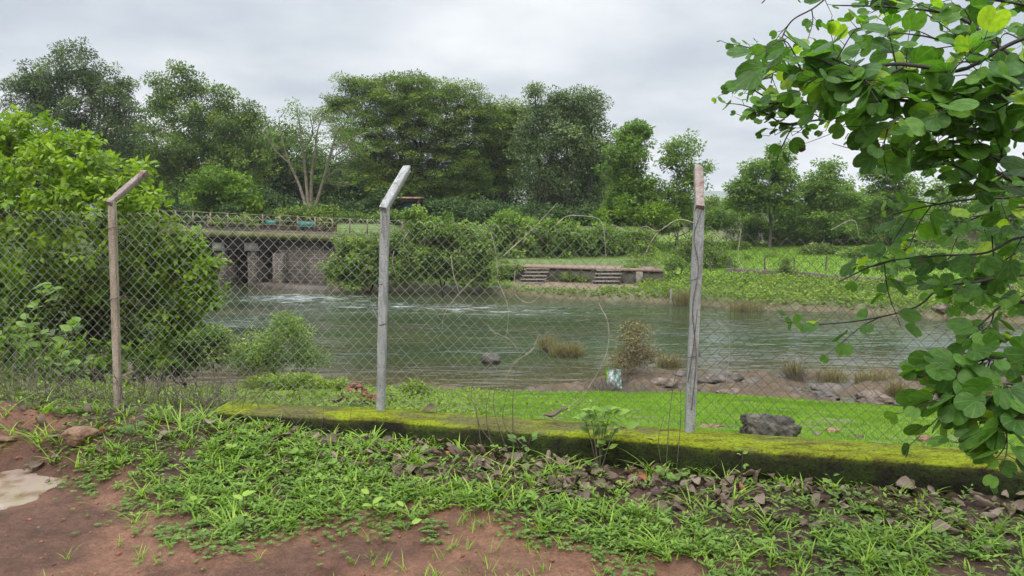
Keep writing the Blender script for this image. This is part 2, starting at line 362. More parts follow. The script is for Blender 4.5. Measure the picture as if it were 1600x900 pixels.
def moss_mat():
    m, t, o, b = new_mat('mossy_concrete'); p = geo_pos(t)
    g = N('ShaderNodeNewGeometry', t); sz = N('ShaderNodeSeparateXYZ', t); t.links.new(g.outputs['Normal'], sz.inputs[0])
    n1 = noise(t, 6, 6, .7, vec=geo_pos(t, (.7, 2, 1))); n2 = noise(t, 60, 4, .7, vec=p)
    top = ramp(t, n1, [(.30, (.030, .026, .012)), (.40, (.085, .085, .008)), (.5, (.145, .170, .008)), (.72, (.195, .245, .012))])
    pt = noise(t, 2.6, 5, .65, vec=geo_pos(t, (.6, 1.4, 1))); top = mixc(t, ramp(t, pt, [(.50, (0, 0, 0)), (.60, (.85, .85, .85))]), top, (.085, .080, .035))
    side = ramp(t, n1, [(.36, (.014, .012, .008)), (.55, (.024, .034, .008)), (.75, (.05, .085, .010))])
    c = mixc(t, ramp(t, sz.outputs[2], [(.3, (0, 0, 0)), (.7, (1, 1, 1))]), side, top)
    c = mixc(t, 1., c, ramp(t, n2, [(.34, (.35, .33, .3)), (.5, (1, 1, 1)), (.7, (1.35, 1.35, 1.3))]), 'MULTIPLY')
    t.links.new(c, b.inputs['Base Color']); b.inputs['Roughness'].default_value = .95; b.inputs['Specular IOR Level'].default_value = .15
    bump(t, b, math_node(t, 'ADD', n1, math_node(t, 'MULTIPLY', n2, .6)), .9, .02); return m
M['moss'] = moss_mat()
def concrete_mat(name, c1, c2, stain=(.10, .05, .035), samt=.62, yscale=1):
    m, t, o, b = new_mat(name); p = geo_pos(t, (1, 1, .3))
    n1 = noise(t, 18, 6, .7, vec=p); n2 = noise(t, 90, 4, .6, vec=geo_pos(t)); n3 = noise(t, 7, 5, .7, vec=geo_pos(t))
    c = ramp(t, n1, [(.3, c1), (.7, c2)]); c = mixc(t, ramp(t, n3, [(samt, (0, 0, 0)), (samt + .08, (1, 1, 1))]), c, stain)
    n4 = noise(t, 30, 6, .75, vec=geo_pos(t, (1, 1, .12))); c = mixc(t, 1., c, ramp(t, n4, [(.36, (.55, .52, .48)), (.5, (1, 1, 1))]), 'MULTIPLY')
    c = mixc(t, .8, c, mixc(t, 1., c, ramp(t, n2, [(.3, (.6, .6, .6)), (.7, (1.3, 1.3, 1.3))]), 'MULTIPLY'))
    t.links.new(c, b.inputs['Base Color']); b.inputs['Roughness'].default_value = .9; bump(t, b, n2, .6, .004); return m
M['post_grey'] = concrete_mat('post_grey', (.21, .21, .205), (.34, .345, .34), samt=.66)
M['post_brown'] = concrete_mat('post_brown', (.22, .175, .125), (.35, .29, .225), samt=.66)
M['post_pink'] = concrete_mat('post_pink', (.14, .11, .09), (.26, .215, .19), (.13, .045, .03), .56)
M['block'] = concrete_mat('bearing_block', (.30, .29, .26), (.42, .41, .37), samt=.8)
M['path'] = concrete_mat('ghat_paving', (.15, .095, .07), (.25, .17, .13), (.08, .065, .04))
M['step'] = concrete_mat('stair_stone', (.13, .11, .09), (.26, .22, .18), (.06, .05, .03))
M['riser'] = simple_mat('stair_riser', (.03, .028, .02), (.09, .075, .055), 5)
def stone_mat(name, stone, stone2, mortar, sc=(1, 1), bands=True):
    m, t, o, b = new_mat(name)
    g = N('ShaderNodeNewGeometry', t); s = N('ShaderNodeSeparateXYZ', t); t.links.new(g.outputs['Position'], s.inputs[0])
    cb = N('ShaderNodeCombineXYZ', t); t.links.new(math_node(t, 'ADD', s.outputs[0], math_node(t, 'MULTIPLY', s.outputs[1], .8)), cb.inputs[0]); t.links.new(s.outputs[2], cb.inputs[1])
    bt = N('ShaderNodeTexBrick', t); bt.inputs['Scale'].default_value = 1; bt.inputs['Brick Width'].default_value = .42 * sc[0]; bt.inputs['Row Height'].default_value = .2 * sc[1]
    bt.inputs['Mortar Size'].default_value = .018; bt.inputs['Mortar Smooth'].default_value = .3
    bt.inputs['Color1'].default_value = (*stone, 1); bt.inputs['Color2'].default_value = (*stone2, 1); bt.inputs['Mortar'].default_value = (*mortar, 1)
    nz = N('ShaderNodeTexNoise', t); nz.inputs['Scale'].default_value = 2.5; t.links.new(g.outputs['Position'], nz.inputs['Vector'])
    vs = N('ShaderNodeVectorMath', t, operation='SCALE'); vs.inputs['Scale'].default_value = .06; t.links.new(nz.outputs['Color'], vs.inputs[0])
    va = N('ShaderNodeVectorMath', t, operation='ADD'); t.links.new(cb.outputs[0], va.inputs[0]); t.links.new(vs.outputs[0], va.inputs[1]); t.links.new(va.outputs[0], bt.inputs['Vector'])
    st1 = noise(t, 1.2, 6, .7, vec=geo_pos(t, (1, 1, .22))); st2 = noise(t, 8, 5, .7, vec=geo_pos(t))
    c = mixc(t, ramp(t, st1, [(.38, (1, 1, 1)), (.56, (0, 0, 0))]), bt.outputs[0], (.028, .026, .020))       # damp algae streaks
    c = mixc(t, 1., c, ramp(t, st2, [(.3, (.55, .55, .55)), (.7, (1.35, 1.35, 1.35))]), 'MULTIPLY')
    t.links.new(c, b.inputs['Base Color']); b.inputs['Roughness'].default_value = .9
    bump(t, b, math_node(t, 'SUBTRACT', st2, bt.outputs['Fac']), .8, .03); return m
M['masonry'] = stone_mat('masonry', (.075, .060, .047), (.13, .10, .078), (.20, .18, .15))
M['deck_edge'] = simple_mat('mossy_deck_edge', (.045, .055, .018), (.15, .15, .055), 2.5, .9, .6, .02)
M['deck'] = simple_mat('dark_concrete', (.03, .022, .018), (.09, .065, .05), 3, .9, .5, .02)
M['oldwall'] = simple_mat('old_plaster_wall', (.022, .024, .014), (.10, .09, .065), 2.2, .9, .7, .02)
def wire_mat():
    m, t, o, b = new_mat('weathered_wire'); p = geo_pos(t)
    s = N('ShaderNodeSeparateXYZ', t); t.links.new(p, s.inputs[0])
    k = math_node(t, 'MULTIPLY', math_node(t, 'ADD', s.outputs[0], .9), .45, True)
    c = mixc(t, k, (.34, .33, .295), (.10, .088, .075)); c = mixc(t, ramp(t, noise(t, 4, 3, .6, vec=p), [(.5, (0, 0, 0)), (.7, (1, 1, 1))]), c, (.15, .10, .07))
    t.links.new(c, b.inputs['Base Color']); b.inputs['Roughness'].default_value = .6; b.inputs['Metallic'].default_value = .2; return m
M['wire'] = wire_mat()

# ------------------------------------------------------------------ GROUND
def px_poly(px, py, poly):
    inside = np.zeros(px.shape, bool); n = len(poly)
    for i in range(n):
        x1, y1 = poly[i]; x2, y2 = poly[(i + 1) % n]
        c = ((y1 > py) != (y2 > py)) & (px < (x2 - x1) * (py - y1) / (y2 - y1 + 1e-9) + x1); inside ^= c
    return inside
def mud_edge(x):   # y of the edge between bare mud (nearer) and the weed belt
    pts = [G(*q) for q in ((-500, 700), (0, 690), (100, 705), (190, 775), (290, 835), (380, 850), (480, 822), (600, 815), (750, 822), (900, 865), (1000, 880), (1180, 905), (1300, 930), (1700, 960))]
    return np.interp(x, [p[0] for p in pts], [p[1] for p in pts])
ys = np.concatenate([np.arange(-8, 2.4, .4), np.arange(2.4, 6, .028), np.arange(6, 21, .13), np.arange(21, 48, .3), np.geomspace(48, 6000, 90)])
us = np.linspace(-1, 1, 421)
Yg = ys[:, None] * np.ones_like(us); Xg = us[None, :] * (5.2 + 1.25 * np.maximum(ys, 0))[:, None]
Zg = height(Xg, Yg)
def ground_colour(x, y, z):
    c = np.zeros(x.shape + (3,))
    mud = np.array([.138, .068, .040]); mud2 = np.array([.074, .035, .021]); dark = np.array([.045, .027, .020])
    f = fbm(x * 2.2, y * 2.2, 71); c[:] = lerp(mud2, mud, sm(.35, .6, f)[..., None])
    e = y - mud_edge(x) + .35 * (fbm(x * 3, y * 3, 73) - .5)
    c = lerp(c, dark, (sm(-.05, .3, e) * .85)[..., None])
    yf = fence_y(x)
    soil = np.array([.10, .085, .05]); lawn = np.array([.11, .19, .018]); rockc = np.array([.082, .056, .030]); scrub = np.array([.06, .085, .025])
    b = sm(-.1, .1, y - yf)
    lw = sm(-.9, .3, x + .5 * (fbm(x * 1.5, y * 1.5, 75) - .5)) 
    patch = sm(.60, .70, fbm(x * 2.5, y * 2.5, 77)); patch2 = sm(.5, .62, fbm(x * 1.2, y * 1.2, 78)) * sm(2.5, 6, x)
    lawnc = lerp(np.broadcast_to(lawn, c.shape), soil, (np.maximum(patch * .7, patch2 * .35))[..., None])
    c = lerp(c, lerp(np.broadcast_to(scrub, c.shape), lawnc, lw[..., None]), b[..., None])
    c = lerp(c, rockc * (.6 + .8 * fbm(x * 2, y * 3, 79))[..., None], sm(-.3, .15, y - yS(x) + .5 * (fbm(x * 2, x * 0, 80) - .5))[..., None])
    c = np.where((z < WZ + .03)[..., None] & (y > 12)[..., None], np.array([.05, .042, .028]), c)
    s = y - yfar(x)
    far_l = np.array([.13, .215, .022]); far_c = np.array([.085, .13, .028]); sand = np.array([.17, .12, .085]); earth = np.array([.052, .036, .024])
    fl = lerp(np.broadcast_to(far_c, c.shape), far_l, (sm(3.5, 7, s) * sm(7, 9, x))[..., None])
    fl = lerp(fl, earth, (sm(58.5, 60, y + .9 * np.sin(x * .35)) * sm(8, 10, x) * (1 - sm(70, 80, y)))[..., None])
    fl = lerp(fl, far_c * 1.2, sm(70, 80, y)[..., None])
    sd = sm(.7, 1.1, s) * (1 - sm(5.8, 6.6, x)) * sm(-.3, .5, x) * (1 - sm(39.4, 40, y))
    fl = lerp(fl, sand, sd[..., None])
    fl = lerp(fl, np.array([.11, .08, .05]), ((1 - sm(.25, .75, s)) * .8)[..., None])
    c = np.where((s > -.1)[..., None], fl, c)
    return c
Cg = ground_colour(Xg, Yg, Zg)
nr, nc = Xg.shape
idx = np.arange(nr * nc).reshape(nr, nc)
quad = np.stack([idx[:-1, :-1], idx[:-1, 1:], idx[1:, 1:], idx[1:, :-1]], -1).reshape(-1, 4)
V = np.stack([Xg, Yg, Zg], -1).reshape(-1, 3)
g = mesh_np('ground', V, quad, M['ground'], smooth=True, cattr=Cg.reshape(-1, 3)); obj_props(g, 'red-brown mud and grassy river banks', kind='structure')
g.data.validate()
# river
wx = np.linspace(-75, 75, 301); wy = np.concatenate([np.arange(12, 46, .2), np.linspace(46, 80, 12)])
WX, WY = np.meshgrid(wx, wy)
def blob(cx, cy, rx, ry): return np.exp(-(((WX - cx) / rx) ** 2 + ((WY - cy) / ry) ** 2))
foam = blob(*G(470, 464, WZ)[:2], 4.2, 2.4) * .70 + blob(*G(640, 478, WZ)[:2], 7, 2.4) * .47 + blob(*G(860, 488, WZ)[:2], 6, 2.2) * .42 + blob(*G(400, 500, WZ)[:2], 4, 3) * .42 + blob(*G(330, 560, WZ)[:2], 2.5, 1.6) * .5 + blob(*G(180, 520, WZ)[:2], 3, 3) * .5
silt = (1 - sm(0, 4.5, WY - yE(WX))) * .9 + .35 * sm(.5, .6, fbm(WX * .15, WY * .3, 91)) * (1 - sm(-2, 3, WX))
idx = np.arange(WX.size).reshape(WX.shape)
quad = np.stack([idx[:-1, :-1], idx[:-1, 1:], idx[1:, 1:], idx[1:, :-1]], -1).reshape(-1, 4)
wz = WZ + .02 * (fbm(WX * .8, WY * 2.2, 93) - .5) + .14 * np.clip(foam, 0, 1) * (fbm(WX * 1.3, WY * 2.6, 94, 3) - .5)
rv = mesh_np('river_water', np.stack([WX, WY, wz], -1).reshape(-1, 3), quad, M['water'], smooth=True,
             attrs={'foam': ('POINT', np.clip(foam, 0, 1).ravel()), 'silt': ('POINT', np.clip(silt, 0, 1).ravel())})
obj_props(rv, 'green brown river with foaming ripples', kind='structure')
# puddle
pc = PUD[0][0]; th = np.linspace(0, 2 * np.pi, 49)[:-1]; V = [[pc[0] - .1, pc[1], -.022]]
for a in th: V.append([pc[0] - .1 + .66 * math.cos(a), pc[1] + .50 * math.sin(a), -.022])
V = np.array(V); Fp = np.array([[0, i + 1, (i + 1) % 48 + 1] for i in range(48)])
obj_props(mesh_np('puddle', V, Fp, M['puddle']), 'muddy puddle reflecting the sky', kind='structure')
# far hills
def hills(name, y0, hmax, seed, x0, x1, label, mat):
    x = np.linspace(x0, x1, 220); k = 14; rows = []
    hh = hmax * (.35 + .65 * fbm(x / 700., x * 0, seed, 5))
    for j in range(k):
        t = j / (k - 1); rows.append(np.stack([x, np.full_like(x, y0 + t * 500) + 60 * (fbm(x / 200, x * 0 + j, seed + 3) - .5), -2 + hh * np.sin(t * np.pi) * (.9 + .2 * fbm(x / 90, x * 0 + j * .7, seed + 5))], -1))
    V = np.stack(rows); idx = np.arange(k * 220).reshape(k, 220)
    q = np.stack([idx[:-1, :-1], idx[:-1, 1:], idx[1:, 1:], idx[1:, :-1]], -1).reshape(-1, 4)
    obj_props(mesh_np(name, V.reshape(-1, 3), q, mat, smooth=True), label, kind='structure')
M['hill'] = simple_mat('wooded_hill', (.03, .055, .03), (.06, .09, .045), .03, .95, 1, 4)
hills('hills', 1500, 62, 3, -1600, 2600, 'low wooded hills on the horizon', M['hill'])
# ------------------------------------------------------------------ BEAM + FENCE
kerb_xs = np.concatenate([np.arange(-2.02, 6, .045)])
prof_n = []
def kerb():
    V = []; 
    for i, x in enumerate(kerb_xs):
        yb = float(fence_y(x)) + .05; yf_ = float(fence_y(x)) - float(bw(x)) + .0
        wv = .010 * (vnoise(x * 3, 0.3, 5) - .5); e = .012 * (vnoise(x * 9, 4.3, 6) - .5)
        zt = BT + .010 * (vnoise(x * 2, 9.1, 8) - .5)
        V += [[x, yf_ - .02 + wv, -.25], [x, yf_ - .006 + wv + e, zt - .13], [x, yf_ + wv + e, zt - .02], [x, yf_ + .018 + wv, zt + e * .3], [x, (yf_ + yb) / 2, zt + .005 + e * .3],
              [x, yb - .02, zt], [x, yb, zt - .02], [x, yb + .01, -.35]]
    V = np.array(V); n = len(kerb_xs); k = 8
    i = np.arange(n - 1)[:, None] * k; j = np.arange(k)[None, :]; j2 = (j + 1) % k
    q = np.stack([i + j, i + k + j, i + k + j2, i + j2], -1).reshape(-1, 4)
    caps = np.array([[0, 1, 2, 3], [0, 3, 4, 5], [0, 5, 6, 7]])
    return V, [np.concatenate([q, caps, caps[:, ::-1] + (n - 1) * k])]
V, Fs = kerb()
obj_props(mesh_np('kerb_wall', V, Fs, M['moss']), 'long low concrete kerb wall under the fence, topped with bright yellow-green moss', 'kerb wall')

fence = empty('chain_link_fence', (PB[1][0], PB[1][1], BT), 'grey chain-link fence on three bent concrete posts along the mossy kerb', 'fence')
def FP(px, py, off=0.):       # pixel to the fence's vertical plane
    d = ray(px, py); lo, hi = 1., 12.
    for _ in range(40):
        m_ = (lo + hi) / 2
        if m_ > fence_y(d[0] * m_ / d[1]) + off: hi = m_
        else: lo = m_
    return np.array([0, 0, CZ]) + d * (lo / d[1])
def post(base_px, bend_px, tip_px, mat, armmat, label, wd, seed, away=.30):
    b = FP(*base_px, -.02); k = FP(*bend_px, -.02)
    b[2] -= .08
    tipP = P(*tip_px, k[1] + away)
    pts = [b]; 
    for t in np.linspace(.08, 1, 12): pts.append(b + (k - b) * t)
    pts = np.array(pts)
    hw = wd / 2; V = []
    def ring(c, up, side, fwd, s=1.):
        ch = .86; o = []
        for (a, bb) in ((-1, -ch), (-ch, -1), (ch, -1), (1, -ch), (1, ch), (ch, 1), (-ch, 1), (-1, ch)):
            o.append(c + side * a * hw * s + fwd * bb * hw * s)
        return o
    up = norm(k - b); side = norm(np.cross(np.array([0, 1., 0]), up)); fwd = np.cross(up, side)
    rr = np.random.default_rng(seed)
    for p in pts: V += ring(p, up, side, fwd, 1 + .05 * rr.normal() * .5)
    mb = MB(); V = np.array(V); n = len(pts)
    i = np.arange(n - 1)[:, None] * 8; j = np.arange(8)[None, :]; j2 = (j + 1) % 8
    q = np.stack([i + j, i + j2, i + 8 + j2, i + 8 + j], -1).reshape(-1, 4)
    mb.add(V, q); cap = np.array([[0, 1, 2, 3], [0, 3, 4, 7], [4, 5, 6, 7]])
    mb.add(V[-8:], cap)
    o = mb.build('post', mat, fence); o['label'] = label
    # bent arm, butted on the post top
    au = norm(tipP - k); aside = norm(side - au * (side @ au)); af = np.cross(au, aside)
    V = []
    L = np.linalg.norm(tipP - k); ts = np.linspace(-.1, 1, 7)
    for t in ts: V += ring(k + au * L * t, au, aside, af, .94 * (1 + .03 * rr.normal()))
    V = np.array(V)
    V[-8:] += au * (rr.random((8, 1)) - .7) * .045                      # broken end
    n = len(ts); i = np.arange(n - 1)[:, None] * 8
    q = np.stack([i + j, i + j2, i + 8 + j2, i + 8 + j], -1).reshape(-1, 4)
    mb = MB(); mb.add(V, q); mb.add(V[-8:], cap); mb.add(V[:8], cap[:, ::-1])
    a = mb.build('post_arm', armmat, o); return k
post((184, 626), (175, 314), (226, 270), M['post_brown'], M['post_pink'], 'brownish concrete post with a rust-pink bent top', .044, 1)
post((594, 641), (602, 322), (636, 263), M['post_grey'], M['post_grey'], 'pale grey concrete post with a chipped bent top', .056, 2)
post((1077, 675), (1093, 320), (1091, 262), M['post_grey'], M['post_pink'], 'grey concrete post wound with dark dead vines', .056, 3)
# mesh: zigzag wires
TOP = [(-260, 326), (0, 329), (180, 331), (420, 338), (600, 343), (700, 346), (800, 350), (900, 352), (1000, 346), (1090, 350), (1180, 368), (1280, 376), (1400, 366), (1500, 352), (1620, 340), (1900, 330)]
tp = np.array([FP(*q, .05) for q in TOP])
def mesh_bay(x0, x1, seed):
    w_ = .073; xs = np.arange(x0, x1, w_ / 2); V = []; Q = []; n0 = 0; rad = .0021 - .0001 * (x0 < -2)
    for a, xa in enumerate(xs):
        zt = float(np.interp(xa, tp[:, 0], tp[:, 2])); zb = BT + .015 if xa > -2.0 else .27
        nseg = int((zt - zb) / (w_ / 2)); z = zt - np.arange(nseg + 1) * (zt - zb) / nseg
        k = np.arange(nseg + 1); x = xa + ((k + a) % 2) * (w_ / 2 * 1.06) - w_ * .015
        sag = .016 * np.sin(x * 2.1 + seed) * (1 - (zt - z) / (zt - zb))
        wob = np.where(x > -.1, 1., .22)                                # the right bays are slack and pulled about
        dx = wob * .10 * (fbm(x * 1.5, z * 1.5, 101) - .5); dz = wob * .12 * (fbm(x * 1.3 + 9, z * 1.3, 102) - .5) * np.clip((zt - z) * 6, .3, 1) * np.clip((z - zb) * 5, 0, 1)
        dy = .09 * wob * (fbm(x * 1.1, z * 1.1 + 5, 103) - .5) + sag
        p = np.stack([x + dx, fence_y(x) + .045 + ((k + a) % 2 - .5) * .004 + dy, z + dz], -1)
        v, q = tube(p, rad, 4); V.append(v); Q.append(q + n0); n0 += len(v)
    return np.concatenate(V), np.concatenate(Q)
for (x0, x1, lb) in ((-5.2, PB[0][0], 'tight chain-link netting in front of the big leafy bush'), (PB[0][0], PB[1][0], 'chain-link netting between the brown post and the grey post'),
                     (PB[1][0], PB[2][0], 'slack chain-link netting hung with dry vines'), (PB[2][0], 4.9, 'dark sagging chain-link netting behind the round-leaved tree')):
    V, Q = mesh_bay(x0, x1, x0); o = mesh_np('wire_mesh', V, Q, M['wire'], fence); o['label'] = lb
for (px, py) in ((599, 510), (597, 448), (1086, 440), (1082, 560), (181, 470), (178, 360)):
    c = FP(px, py, -.02); th = np.linspace(0, 2 * np.pi * 1.15, 16)
    mb = MB(); mb.tube(np.stack([c[0] + .052 * np.cos(th), c[1] + .02 + .052 * np.sin(th), c[2] + .012 * th / 3 + .01 * np.cos(th)], -1), .0026, 5); mb.build('wire_tie', M['twig'], fence)

# ------------------------------------------------------------------ TREES
def connect(root_pts, nodes):
    """each crown node hangs on the nearest earlier node: returns parents"""
    pts = [np.array(p) for p in root_pts]; par = [-1] + list(range(len(root_pts) - 1))
    top = pts[-1]; order = np.argsort(np.linalg.norm(nodes - top, axis=1)); A = np.array(pts)
    cost = np.concatenate([[0], np.cumsum(np.linalg.norm(np.diff(A, axis=0), axis=1))]); cost = cost[-1] * 0 + np.linspace(2.5, 0, len(A)) 
    for i in order:
        d = np.linalg.norm(A - nodes[i], axis=1) + .35 * cost
        j = int(np.argmin(d)); A = np.vstack([A, nodes[i]]); cost = np.append(cost, cost[j] + np.linalg.norm(A[j] - nodes[i])); par.append(j)
    return A, par
def limbs(root_pts, nodes, r0, rmin, k=5, jit=.12, root_r=None):
    A, par = connect(root_pts, nodes); n = len(A); load = np.ones(n)
    for i in range(n - 1, 0, -1): load[par[i]] += load[i]
    rad = np.maximum(r0 * (load / load[0]) ** .55, rmin)
    mb = MB()
    for i in range(1, n):
        j = par[i]; a, b = A[j], A[i]; L = np.linalg.norm(b - a); rj = rad[i] if j >= len(root_pts) or i >= len(root_pts) else rad[j]
        m1 = (a + b) / 2 + rng.normal(size=3) * L * jit * (0 if i < len(root_pts) else 1) + np.array([0, 0, -.04 * L])
        pr = par[j]; pts = spline([a, m1, b], 6) if i >= len(root_pts) else np.linspace(a, b, 3)
        mb.tube(pts, np.linspace(rj * 1.05, rad[i] * .85, len(pts)), k)
    return mb, A, par
def lobe_points(lobes, n, d, dj=.5, fill=.55, seed=0, up=.0):
    """sample inside a union of ellipsoids given by the outline's pixel lobes at distance d"""
    L = np.array([l[:4] for l in lobes], float); wgt = L[:, 2] * L[:, 3]; wgt = wgt / wgt.sum()
    ii = rng.choice(len(L), n, p=wgt); dirs = randdir(n); dirs[:, 2] += up; dirs = norm(dirs); r = rng.random(n) ** (fill)
    C = []; sc = d / F
    for i in ii:
        l = lobes[i]; dd = d + (l[4] if len(l) > 4 else 0); C.append(P(l[0], l[1], dd))
    C = np.array(C); rx = L[ii, 2] * sc; rz = L[ii, 3] * sc; ry = rx * dj
    r = np.where(rng.random(n) < .10, rng.uniform(1., 1.22, n), r * .93)
    return C + dirs * np.stack([rx, ry, rz], -1) * r[:, None], dirs
def leaves(cent, per, cr, size, flat=.6, up=.5, droop=.2, tpl='dia', var=None, spread=1.):
    n = len(cent) * per; ii = np.repeat(np.arange(len(cent)), per)
    off = randdir(n) * (rng.random((n, 1)) ** .45) * cr; off[:, 2] *= flat
    pos = cent[ii] + off
    nrm = randdir(n); nrm[:, 2] = np.abs(nrm[:, 2]) + up; nrm += .5 * norm(off)
    ax = norm(off) + .6 * randdir(n); ax[:, 2] -= droop
    cv = rng.random(len(cent)); 
    v = np.clip(.05 + .75 * cv[ii] ** 1.3 + .35 * (rng.random(n) - .3), 0, 1)
    if var is not None: v = np.clip(v + var[ii], 0, 1)
    s = size * (.65 + .7 * rng.random(n))
    T, TF = {'dia': (T_dia, F_dia), 'leaf': (T_leaf, F_leaf), 'big': (T_big, F_BIG)}[tpl]
    V, Fs = scatter(T, TF, pos, ax, nrm, s); return V, Fs, fattr(v, TF)
def tree(name, label, cat, lobes, d, base, n_cl, per, cr, size, mat, bark='bark_dark', tr=.22, trunk_h=.35, flat=.6, up=.5, fill=.45, dj=.7, group=None, jit=.12, crownup=.2, extra_roots=None, tpl='dia', droop=.2, limbfrac=1., kind_parts=('trunk', 'crown')):
    cent, _ = lobe_points(lobes, n_cl, d, dj, fill, up=crownup)
    bx, by = base; b = P(bx, by, d); gz = float(height(b[0], b[1])); b[2] = gz - .1
    cz = cent[:, 2].mean(); cx = cent[:, 0].mean(); top = np.array([lerp(b[0], cx, .4), b[1], lerp(gz, cz, trunk_h)])
    e = empty(name, (b[0], b[1], gz), label, cat, group)
    cent = cent[cent[:, 2] > gz + cr * .3]
    mid = (b + top) / 2 + np.array([rng.normal() * .08, 0, 0]) * (top[2] - b[2]) * .5
    root = [b, mid, top]
    ln = cent[rng.random(len(cent)) < limbfrac]
    mb, A, par = limbs(root, ln, tr, size * .07, 5, jit)
    mb.build(kind_parts[0], M[bark], e, smooth=True)
    V, Fs, v = leaves(cent, per, cr, size, flat, up, droop, tpl)
    mesh_np(kind_parts[1], V, Fs, M[mat], e, {'v': ('FACE', v)})
    return e
GT = 'trees standing beyond the bridge and river'
# dark filling trees first
for i, (lb, lobes, base, d) in enumerate([
    ('dark leafy tree at the far left behind the bright bush', [(20, 250, 90, 60), (100, 270, 80, 60)], (40, 340), 64),
    ('dark tree low between the grey-green tree and the tall light-topped tree', [(190, 255, 60, 60), (250, 290, 60, 50)], (215, 340), 64),
    ('dark tree filling the gap left of the bare-limbed tree', [(380, 280, 70, 70), (430, 250, 40, 60)], (400, 345), 64),
    ('dark thicket tree directly behind the pale bare limbs', [(480, 285, 70, 58), (530, 300, 60, 45)], (500, 345), 66),
    ('dark tree under the left half of the broad spreading crown', [(585, 290, 60, 55), (640, 305, 60, 40)], (600, 345), 66),
    ('dark tree between the broad spreading crown and the banyan', [(745, 290, 60, 55), (790, 270, 45, 65), (700, 310, 50, 40)], (760, 345), 67),
    ('dark tree behind the right side of the banyan', [(950, 285, 40, 60), (900, 300, 50, 50)], (940, 345), 66)]):
    tree('shade_tree', lb, 'tree', lobes, d, base, 230, 130, 1.1, .24, 'tree_dark', trunk_h=.3, tr=.3, fill=.6, group=GT, flat=.8)
tree('grey_green_tree', 'tall grey-green tree with an open ragged crown at the far left', 'tree',
     [(105, 120, 62, 52), (55, 145, 48, 36), (165, 150, 50, 48), (110, 190, 95, 48), (25, 160, 26, 14), (195, 185, 34, 34), (120, 240, 90, 40)], 55, (135, 345), 430, 120, .60, .16, 'tree_grey', tr=.3, flat=.7, fill=.5, group=GT)
tree('light_topped_tree', 'tall green tree with two ragged light tops beside the grey-green tree', 'tree',
     [(262, 150, 36, 40), (298, 135, 22, 26), (345, 165, 38, 32), (385, 190, 34, 30), (300, 215, 85, 60), (370, 245, 70, 60), (270, 270, 60, 50), (345, 300, 80, 35)], 53, (310, 345), 480, 130, .60, .16, 'tree_mid', tr=.28, flat=.7, fill=.5, group=GT)
# pale bare-limbed tree
def bare_tree():
    d = 46; b = P(484, 335, d); gz = float(height(b[0], b[1])); e = empty('bare_limbed_tree', (b[0], b[1], gz), 'pale pinkish-limbed tree with sparse feathery leaves above the bridge rail', 'tree', GT)
    b[2] = gz - .2; root = P(484, 338, d); mb = MB(); mb.tube([b, root], [.26, .2], 8)
    paths = [[(483, 342), (468, 290), (452, 255), (440, 215), (436, 185)], [(484, 342), (478, 280), (473, 235), (468, 195), (462, 168)], [(486, 342), (487, 275), (492, 240), (496, 205), (505, 180)],
             [(487, 342), (506, 280), (514, 250), (522, 220), (530, 200)], [(506, 280), (530, 262), (548, 248), (570, 240)], [(452, 255), (430, 235), (418, 215)], [(514, 250), (540, 232), (556, 215)],
             [(473, 235), (488, 210), (484, 180)], [(506, 285), (528, 290), (545, 292)]]
    tips = []
    for k, pth in enumerate(paths):
        off = rng.normal() * .8; pts = spline([P(x, y, d + off * t) for (x, y), t in zip(pth, np.linspace(0, 1, len(pth)))], 14)
        r0 = .115 if k < 4 else .05; mb.tube(pts, np.linspace(r0, .022, 14), 6)
        for q in range(9):
            s = pts[rng.integers(5, 14)]; dr = norm(rng.normal(size=3) * [1, .7, .4] + [0, 0, .8]); L = rng.uniform(.5, 1.5)
            br = spline([s, s + dr * L * .5, s + dr * L + rng.normal(size=3) * .15], 6); mb.tube(br, np.linspace(.022, .008, 6), 4); tips.append(br[-1]); tips.append(br[3])
    mb.build('trunk', M['bark_pale'], e, smooth=True)
    tips = np.array(tips); c2, _ = lobe_points([(510, 190, 55, 18), (455, 180, 35, 20), (545, 218, 40, 22), (540, 285, 40, 16), (470, 220, 40, 26), (420, 215, 18, 14), (500, 250, 60, 40)], 90, d, .7)
    cent = np.concatenate([tips[rng.random(len(tips)) < .7], c2]); V, Fs, v = leaves(cent, 26, .5, .13, .22, 1.2, .1)
    mesh_np('crown', V, Fs, M['tree_light'], e, {'v': ('FACE', v)})
bare_tree()
# rain tree: layered umbrella
def layered(name, label, lobes, d, base, n_cl, per, cr, size, mat, tr, group=GT):
    return tree(name, label, 'tree', lobes, d, base, n_cl, per, cr, size, mat, tr=tr, trunk_h=.42, flat=.3, up=1.0, fill=.38, crownup=.35, group=group, jit=.18)
layered('spreading_rain_tree', 'largest tree, a broad umbrella crown of layered feathery foliage', 
        [(640, 148, 95, 34), (590, 160, 70, 40), (545, 175, 45, 26), (690, 175, 70, 44), (740, 210, 48, 34), (560, 215, 60, 38), (630, 215, 90, 50), (720, 255, 58, 36), (660, 275, 85, 40), (590, 255, 50, 34), (640, 180, 110, 50), (735, 290, 45, 26), (670, 300, 70, 24), (600, 285, 60, 30), (530, 165, 24, 18), (745, 165, 30, 24), (560, 142, 50, 24), (520, 172, 26, 18), (705, 148, 50, 24), (755, 188, 42, 30), (640, 132, 60, 18), (650, 235, 110, 45, 3), (600, 265, 70, 45, 3), (710, 265, 70, 45, 3), (650, 200, 100, 35, 3)],
        57, (648, 345), 1250, 115, .75, .15, 'tree_rain', .5)
